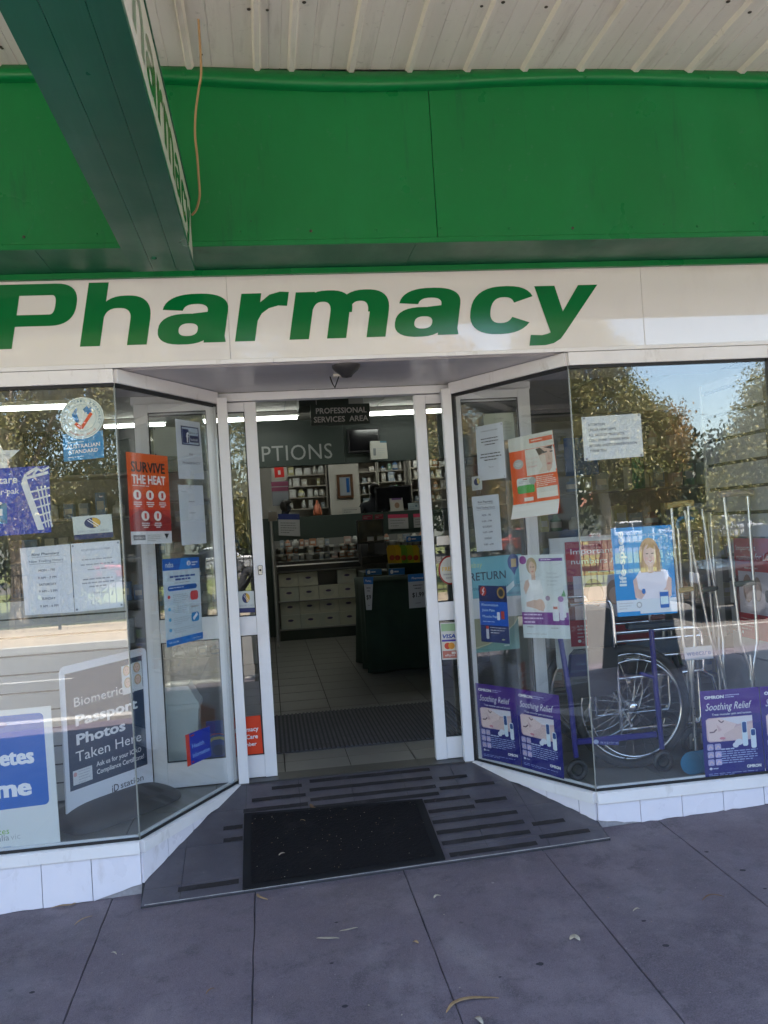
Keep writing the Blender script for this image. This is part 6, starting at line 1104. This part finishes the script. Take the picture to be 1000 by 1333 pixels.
BARK = mat('pale_bark', (.32, .26, .2), .9, var=.3, scale=3, bump=.5, bscale=8, stretch=(1, 1, .3))
def tree(label, x, y, h_, lobes, n, m, seed, size=.13, group=None):
    r = empty('gum_tree', label, 'tree', (x, y, -.45), group=group); rr = random.Random(seed); k = MB(); top = Vector((rr.uniform(-.4, .4), rr.uniform(-.4, .4), h_*.55))
    k.tube(smooth([Vector((0, 0, 0)), Vector((rr.uniform(-.2, .2), 0, h_*.2)), top*.7, top]), .16+h_*.012, BARK, 10, r2=.07); k.build('trunk', r)
    for (cx, cy, cz, rx, ry, rz2) in lobes:
        st_ = top*rr.uniform(.5, .95); e = Vector((cx, cy, cz)); k = MB(); k.tube(smooth([st_, st_.lerp(e, .5)+Vector((0, 0, .3)), e]), .07, BARK, 7, r2=.02); k.build('limb', r)
    leaves(n, lobes, size, m, 'crown', r, seed)
def lob(seed, n, R, zc, zr, s_=1.3):
    rr = random.Random(seed); return [(rr.uniform(-R, R), rr.uniform(-R, R)*.7, zc+rr.uniform(-zr, zr), s_*rr.uniform(.7, 1.2), s_*rr.uniform(.7, 1.2), s_*rr.uniform(.6, 1.1)) for _ in range(n)]
tree('tall gum tree reflected right of the corner joint', 11.2, -24, 8.6, [(-1.6, 0, 7.6, 1.1, 1, 1.0), (-.4, 0, 7.9, 1.0, .9, .9), (.5, 0, 6.9, .8, .8, .8), (-1.2, 0, 6.0, 1.3, 1, 1.1), (.5, 0, 5.5, 1.2, 1, 1.0), (1.7, 0, 4.8, .9, .8, .8), (-.8, 0, 4.3, 1.4, 1, 1.0), (.9, .2, 3.7, 1.3, 1, 1.0), (2.1, 0, 3.7, .7, .7, .7), (-2.2, 0, 5.4, 1.2, 1, 1.3)], 60000, EUC, 11)
tree('rust tinted gum tree standing beside the tall one', 12.9, -24.5, 5.6, lob(4, 8, .8, 3.6, 1.2, 1.0), 26000, EUR, 12)
tree('large spreading gum tree at the far right of the street', 20.3, -27.5, 7.4, [(-2.4, 0, 2.5, 1.0, 1, .9), (-1.7, .3, 3.9, 1.0, 1, .9), (-1.2, 0, 5.3, .8, 1, .9), (-.9, 0, 6.5, .6, .8, .7), (.1, .4, 5.2, 1.2, 1, 1.1), (.3, 0, 6.6, .7, .8, .6), (1.3, 0, 6.0, 1.1, 1, 1.2), (2.6, 0, 5.2, 1.5, 1, 1.5), (0, .5, 3.2, 1.4, 1, 1.2), (-1.2, -.3, 2.4, 1.2, 1, 1), (2, 0, 3, 1.4, 1, 1.2), (3.6, 0, 3.6, 1.2, 1, 1.6)], 60000, EUC, 13)
for i, (x, y, h_, m_, s_) in enumerate(((-6.2, -18.5, 8.5, EUC, 21), (-9.8, -20.5, 10, EUC, 22), (-2.8, -20.5, 9.2, EUC, 23), (1.6, -19, 8.2, EUC, 24), (5.8, -22.0, 7.6, EUR, 25), (-14, -21, 9, EUC, 26), (26.5, -24, 8, EUC, 27), (33, -27, 9, EUC, 28))):
    tree(['wide gum tree across the road left of the shop', 'tallest gum tree at the left across the road', 'gum tree directly across from the left window', 'gum tree directly across from the door', 'rusty gum tree across from the right window', 'gum tree farthest left along the fence', 'gum tree beyond the spreading one on the right', 'gum tree farthest right along the fence'][i], x, y, h_, lob(s_, 13, 2.3, h_*.60, h_*.30, 1.5), 46000, m_, s_)
for i, (x, y, R_2) in enumerate(((23.0, -46, 2.4), (29, -47, 2.8), (15, -48, 3.5), (34, -49, 4), (-20, -46, 4), (-10, -48, 4), (0, -47, 4), (8, -48, 3.6), (42, -46, 4))):
    tree(['dark pine green tree far behind the gap in the gum trees', 'dark round tree beside the terracotta roofed house', 'dark tree behind the tall gum', 'far dark tree near the right end', 'far dark tree at the left end', 'far dark tree second from the left', 'far dark tree opposite the door', 'far dark tree opposite the right window', 'farthest right dark tree'][i], x, y, 5, lob(50+i, 8, R_2*.8, 2.9, 1.4, 1.6), 9000, DKL, 60+i, .45)
for i, x in enumerate((-9, -5.5, 12.6, 16.5, 3)):
    r = empty('shrub', ['low shrub near the fence, farthest left', 'low shrub near the fence, second from left', 'low shrub under the rusty gum tree', 'low shrub between the gum trees on the right', 'low shrub across from the doorway'][i], 'shrub', (x, -19.5, -.45)); leaves(3500, lob(80+i, 4, .7, .8, .4, .7), .16, EUC, 'foliage', r, 90+i)
# house
hs_ = empty('house', 'cream house with terracotta roof far across the park', 'house', (28.5, -58, -.5)); box1('wall', (-5, -3, 0), (5, 3, 2.6), M['cream_brickwork'], hs_)
k = MB(); k.add([(-5.6, -3.6, 2.6), (5.6, -3.6, 2.6), (5.6, 3.6, 2.6), (-5.6, 3.6, 2.6), (-2.5, 0, 4.6), (2.5, 0, 4.6)], [(0, 1, 5, 4), (1, 2, 5), (2, 3, 4, 5), (3, 0, 4), (3, 2, 1, 0)], mat('terracotta', (.3, .12, .07), .8, var=.2)); k.build('roof', hs_)
for x in (-3.5, 0, 3): box1('window', (x-.7, 3.001, .9), (x+.7, 3.05, 2.1), mat('dark_window', (.03, .035, .04), .1), hs_)
# fence
fn = empty('street_fence', 'black tubular railing fence along the park across the road', 'fence'); BF = mat('black_fence', (.02, .02, .022), .5)
for i in range(-9, 18):
    x = i*2.4; k = MB(); k.box((x-.03, -16.53, -.42), (x+.03, -16.47, 1.0), BF); k.build('post', fn)
    for z in (-.28, .85): box1('rail', (x+.03, -16.515, z), (x+2.37, -16.485, z+.035), BF, fn)
    k = MB()
    for j in range(1, 15): k.box((x+j*.16-.009, -16.509, -.34), (x+j*.16+.009, -16.491, .95), BF)
    tag(k.build('picket_row', fn), kind='stuff')
# cars
def car(label, x, y, z, rz, col, L_=4.4, H_=1.5, W2=1.8, suv=False, kind='parked_car'):
    r = empty(kind, label, 'car', (x, y, z), rz); m_ = mat('car_paint_%s' % '_'.join(str(int(c*100)) for c in col), col, .25, .3, coat=.6); wd = mat('car_glass', (.02, .025, .03), .05)
    a = L_/2; hb = H_*.58; hr_ = H_*.99
    body = [(-a, .28), (-a, hb*.8), (-a*.96, hb*.96), (-a*.52, hb*1.05), (a*.60, hb*1.05), (a*.97, hb*1.0), (a, hb*.75), (a, .28)]
    roof = [(-a*.52, hb*1.05), (-a*.20, hr_*.97), (-a*.05, hr_), (a*(.72 if suv else .38), hr_*.98), (a*(.92 if suv else .72), hb*1.05)]
    k = MB()
    for poly, w0 in ((body, W2/2),):
        k.prism([(px_, -w0, pz_) for px_, pz_ in poly], (0, 2*w0, 0), m_)
    n = len(roof); vs = []
    for s_ in (-1, 1):
        for i, (px_, pz_) in enumerate(roof): tw = W2/2-.02 if i in (0, n-1) else W2/2-.20; vs.append((px_, s_*tw, pz_-.002))
    k.add(vs, [tuple(range(n)), tuple(range(2*n-1, n-1, -1))]+[(i, n+i, n+i+1, i+1) for i in range(n-1)], m_); bo = k.build('body', r); bo.modifiers.new('b', 'BEVEL').width = .05
    for s_ in (-1, 1):
        for u0, u1 in ((.12, .47), (.52, .86)):
            k = MB(); 
            def lerp_top(u): xx = roof[0][0]+(roof[-1][0]-roof[0][0])*u; return xx
            zb_2, zt_2 = hb*1.09, hr_*.93; xb0, xb1 = lerp_top(u0*.96), lerp_top(u1*1.02); sh_ = .28 if u0 < .2 else 0; y0_, y1_ = W2/2-.015, W2/2-.165
            k.add([(xb0-sh_*.6+.02, s_*(y0_+.006), zb_2), (xb1, s_*(y0_+.006), zb_2), (xb1-(.1 if u0 > .2 else 0), s_*(y1_+.012), zt_2), (xb0+sh_, s_*(y1_+.012), zt_2)], [(0, 1, 2, 3)], wd); k.build('window', r)
        for x_ in (-a*.62, a*.62):
            k = MB(); k.lathe([(.0, -.10), (.2, -.10), (.31, -.09), (.33, -.05), (.33, .05), (.31, .09), (.2, .1), (0, .1)], (x_, s_*(W2/2-.06), .33), TYR, 20, 'Y'); wl = k.build('wheel', r); k = MB(); k.lathe([(.19, s_*.102), (.05, s_*.112), (0, s_*.112)], (x_, s_*(W2/2-.06), .33), mat('dull_alloy', (.16, .16, .17), .5, .3), 12, 'Y'); k.build('rim', wl)
        k = MB(); k.box((-a-.004, s_*W2*.32-.16, hb*.72), (-a+.02, s_*W2*.32+.16, hb*.9), P((.7, .72, .75))); k.build('headlight', r)
        k = MB(); k.box((a-.02, s_*W2*.36-.12, hb*.72), (a+.004, s_*W2*.36+.12, hb*.92), P((.4, .02, .02))); k.build('tail_light', r)
    for sx_, (i0, i1) in ((0, (0, 1)), (1, (n-2, n-1))):
        p_, q_ = roof[i0], roof[i1]; k = MB(); tb = lambda pp, e: (pp[0]+(-.012 if sx_ == 0 else .012), e, pp[1]+.01); wa, wb = (W2/2-.12, W2/2-.26) if sx_ == 0 else (W2/2-.26, W2/2-.12)
        k.add([tb((p_[0]*.97+q_[0]*.03, p_[1]*.95+q_[1]*.05), -wa), tb((p_[0]*.97+q_[0]*.03, p_[1]*.95+q_[1]*.05), wa), tb(q_, wb), tb(q_, -wb)], [(0, 1, 2, 3)], wd); k.build('windscreen', r)
car('dark four wheel drive parked at the right in front of the shop', 9.6, -10.6, -.52, 0, (.02, .022, .024), 4.7, 1.62, 1.85, True)
for i, (x, c, l) in enumerate(((20.5, (.6, .6, .6), 'white sedan parked far across the park'), (26, (.5, .5, .52), 'silver sedan parked by the terracotta roofed house'), (15, (.3, .05, .04), 'red sedan parked behind the tall gum tree'), (-3, (.6, .6, .6), 'white sedan parked opposite the left window'), (-9.5, (.3, .03, .03), 'red sedan parked at the far left'))): car(l, x, -43.5, -.5, 0 if i % 2 else math.pi, c)
# sandwich board on the footpath
af = empty('sandwich_board', 'black sandwich board listing opening hours on the footpath', 'sign', (3.85, -4.55, pz(3.85, -4.55)), rad(-8)); BB = mat('black_board', (.02, .022, .025), .5)
for s_ in (-1, 1):
    k = MB(); T = Matrix.Rotation(rad(14*s_), 4, 'X') @ Matrix.Translation((0, 0, 0)); k.box((-.33, -.012, 0), (.33, .012, 1.05), BB, .004, T=Matrix.Translation((0, s_*.25, 0)) @ Matrix.Rotation(rad(13.5*s_), 4, 'X')); k.build('panel', af)
Tm = Matrix.Translation((0, .25, 0)) @ Matrix.Rotation(rad(13.5), 4, 'X')
for txt, z, w2 in (('OPEN 7 DAYS', .52, .55), ('8AM-7PM', .38, .4), ('PHARMACY', .72, .5), ('VACCINES', .18, .45)):
    vs, fs = text2d(txt, .01); s_ = w2/(vs[:, 0].max()-vs[:, 0].min()); cx_ = (vs[:, 0].max()+vs[:, 0].min())/2; k = MB()
    k.add([Tm @ Vector((-(a-cx_)*s_, .0135+l_*2e-5, z+b*s_)) for a, b, l_ in vs], fs, P((.10, .12, .15))); k.build('lettering', af, recalc=False)
tag(box1('street_pole', (14.5, -9.0, -.5), (14.62, -8.88, 7), CONC), 'tall pale pole on the median at the right', 'pole')
# ================================================================== litter on the pavement
LEAFM = [mat('dry_leaf_tan', (.36, .24, .12), .7, var=.25, scale=40), mat('dry_leaf_pale', (.48, .42, .32), .7, var=.2, scale=40), mat('dry_leaf_brown', (.2, .11, .05), .7, var=.25, scale=40)]
def leaf(pts, wd, m_, label, lift=.006, surf=onG, cat='leaf'):
    P3 = smooth([surf(a, b) for a, b in pts], 5); n = len(P3); k = MB(); vs = []
    for i, p in enumerate(P3):
        t = i/(n-1); d = (P3[min(i+1, n-1)]-P3[max(i-1, 0)]).normalized(); s_ = Vector((-d.y, d.x, 0)).normalized(); w_ = wd*math.sin(math.pi*min(1, max(.02, t*.96+.02)))**.7; hz_ = lift*math.sin(math.pi*t)+.0025
        vs += [p+s_*w_+Vector((0, 0, hz_+w_*.35)), p+Vector((0, 0, hz_)), p-s_*w_+Vector((0, 0, hz_+w_*.3))]
    k.add(vs, [(i*3+j, i*3+j+1, i*3+j+4, i*3+j+3) for i in range(n-1) for j in range(2)], m_, True); o = k.build('fallen_leaf' if cat == 'leaf' else 'twig', recalc=False); o.modifiers.new('s', 'SOLIDIFY').thickness = .0007
    tag(o, label, cat, 'dry leaves and scraps on the footpath')
leaf([(66, 1183), (80, 1181), (93, 1180), (100, 1175)], .008, LEAFM[0], 'tan curled leaf against the left tiled wall')
leaf([(97, 1205), (107, 1199), (121, 1193)], .004, LEAFM[0], 'narrow tan leaf just left of the ramp')
leaf([(335, 1164), (338, 1170), (349, 1172)], .007, LEAFM[0], 'curled tan leaf at the front edge of the door mat')
leaf([(412, 1222), (426, 1224), (442, 1222)], .007, LEAFM[1], 'pale curved leaf below the door mat')
leaf([(442, 1213), (452, 1213), (466, 1208)], .005, LEAFM[1], 'smaller pale leaf just above the pale curved leaf')
leaf([(581, 1319), (592, 1308), (615, 1302), (650, 1300)], .008, LEAFM[0], 'long curved brown leaf at the bottom of the photo')
leaf([(914, 1173), (922, 1168), (932, 1167), (943, 1168)], .004, LEAFM[2], 'dark curved twig like leaf on the right footpath')
leaf([(742, 1224), (748, 1222), (755, 1225)], .012, LEAFM[1], 'pale torn scrap in the middle of the footpath')
leaf([(618, 1326), (623, 1329), (629, 1334)], .009, LEAFM[1], 'pale leaf cut off by the bottom photo edge')
leaf([(824, 1187), (829, 1185), (833, 1184)], .004, LEAFM[1], 'small white scrap right of the pale torn scrap')
leaf([(145, 1241), (149, 1242), (152, 1243)], .004, LEAFM[1], 'tiny pale scrap left of the footpath middle')
leaf([(565, 1170), (568, 1168), (574, 1167)], .006, LEAFM[1], 'small pale scrap beneath the right ramp edge')
leaf([(538, 1227), (541, 1228), (545, 1229)], .007, LEAFM[0], 'small tan scrap on the footpath left of the torn scrap')
leaf([(404, 1047), (407, 1053), (412, 1052)], .010, LEAFM[2], 'rusty curled leaf at the top edge of the door mat', surf=onR)
leaf([(361, 1117), (367, 1115), (373, 1112)], .006, LEAFM[1], 'pale scrap lying on the door mat', lift=.014, surf=onR)
leaf([(389, 1070), (395, 1071), (401, 1073)], .002, LEAFM[0], 'thin stalk near the top of the door mat', lift=.014, surf=onR)
leaf([(268, 1295), (273, 1291), (280, 1287)], .003, LEAFM[2], 'dark short twig on the left footpath', cat='twig')
k = MB()
for i in range(170):       # crumbs on the mat and pavement, too many to count
    if i < 110: u, v = random.random(), random.random(); p = (I[0]*(1-u)+I[1]*u)*(1-v)+(I[3]*(1-u)+I[2]*u)*v+Vector((0, 0, .006))
    else: x, y = random.uniform(-1.2, 2.3), random.uniform(-1.8, -.25); p = Vector((x, y, pz(x, y)+.002))
    a = random.uniform(0, 6.28); L_ = random.uniform(.0012, .0032); d = Vector((math.cos(a), math.sin(a), 0)); s_ = Vector((-d.y, d.x, 0)); k.add([p+d*L_*1.6, p+s_*L_*.7+Vector((0, 0, .001)), p-d*L_*1.6, p-s_*L_*.7], [(0, 1, 2, 3)], random.choice(LEAFM[:2]))
tag(k.build('leaf_crumbs', recalc=False), 'scattered pale crumbs of dry leaf on mat and footpath', 'crumbs', kind='stuff')
for i, (px_, py_, s_) in enumerate(((405, 0, 0), (703, 1255, .016), (867, 1231, .014), (838, 1199, .010), (967, 1133, .014), (449, 1310, .012), (432, 1254, .008), (651, 1272, .006), (996, 1157, .008), (920, 1109, .012), (42, 1292, .012), (438, 1201, .008))[1:]):
    p = onG(px_, py_); k = MB(); n = 14; vs = [p+Vector((s_*random.uniform(.8, 1.15)*math.cos(2*math.pi*j/n), s_*.8*random.uniform(.8, 1.15)*math.sin(2*math.pi*j/n), .0008)) for j in range(n)]; k.add(vs, [tuple(range(n))], mat('flattened_gum', (.035, .032, .038), .8)); k.build('gum_spot', pv, recalc=False)
bpy.context.view_layer.update()
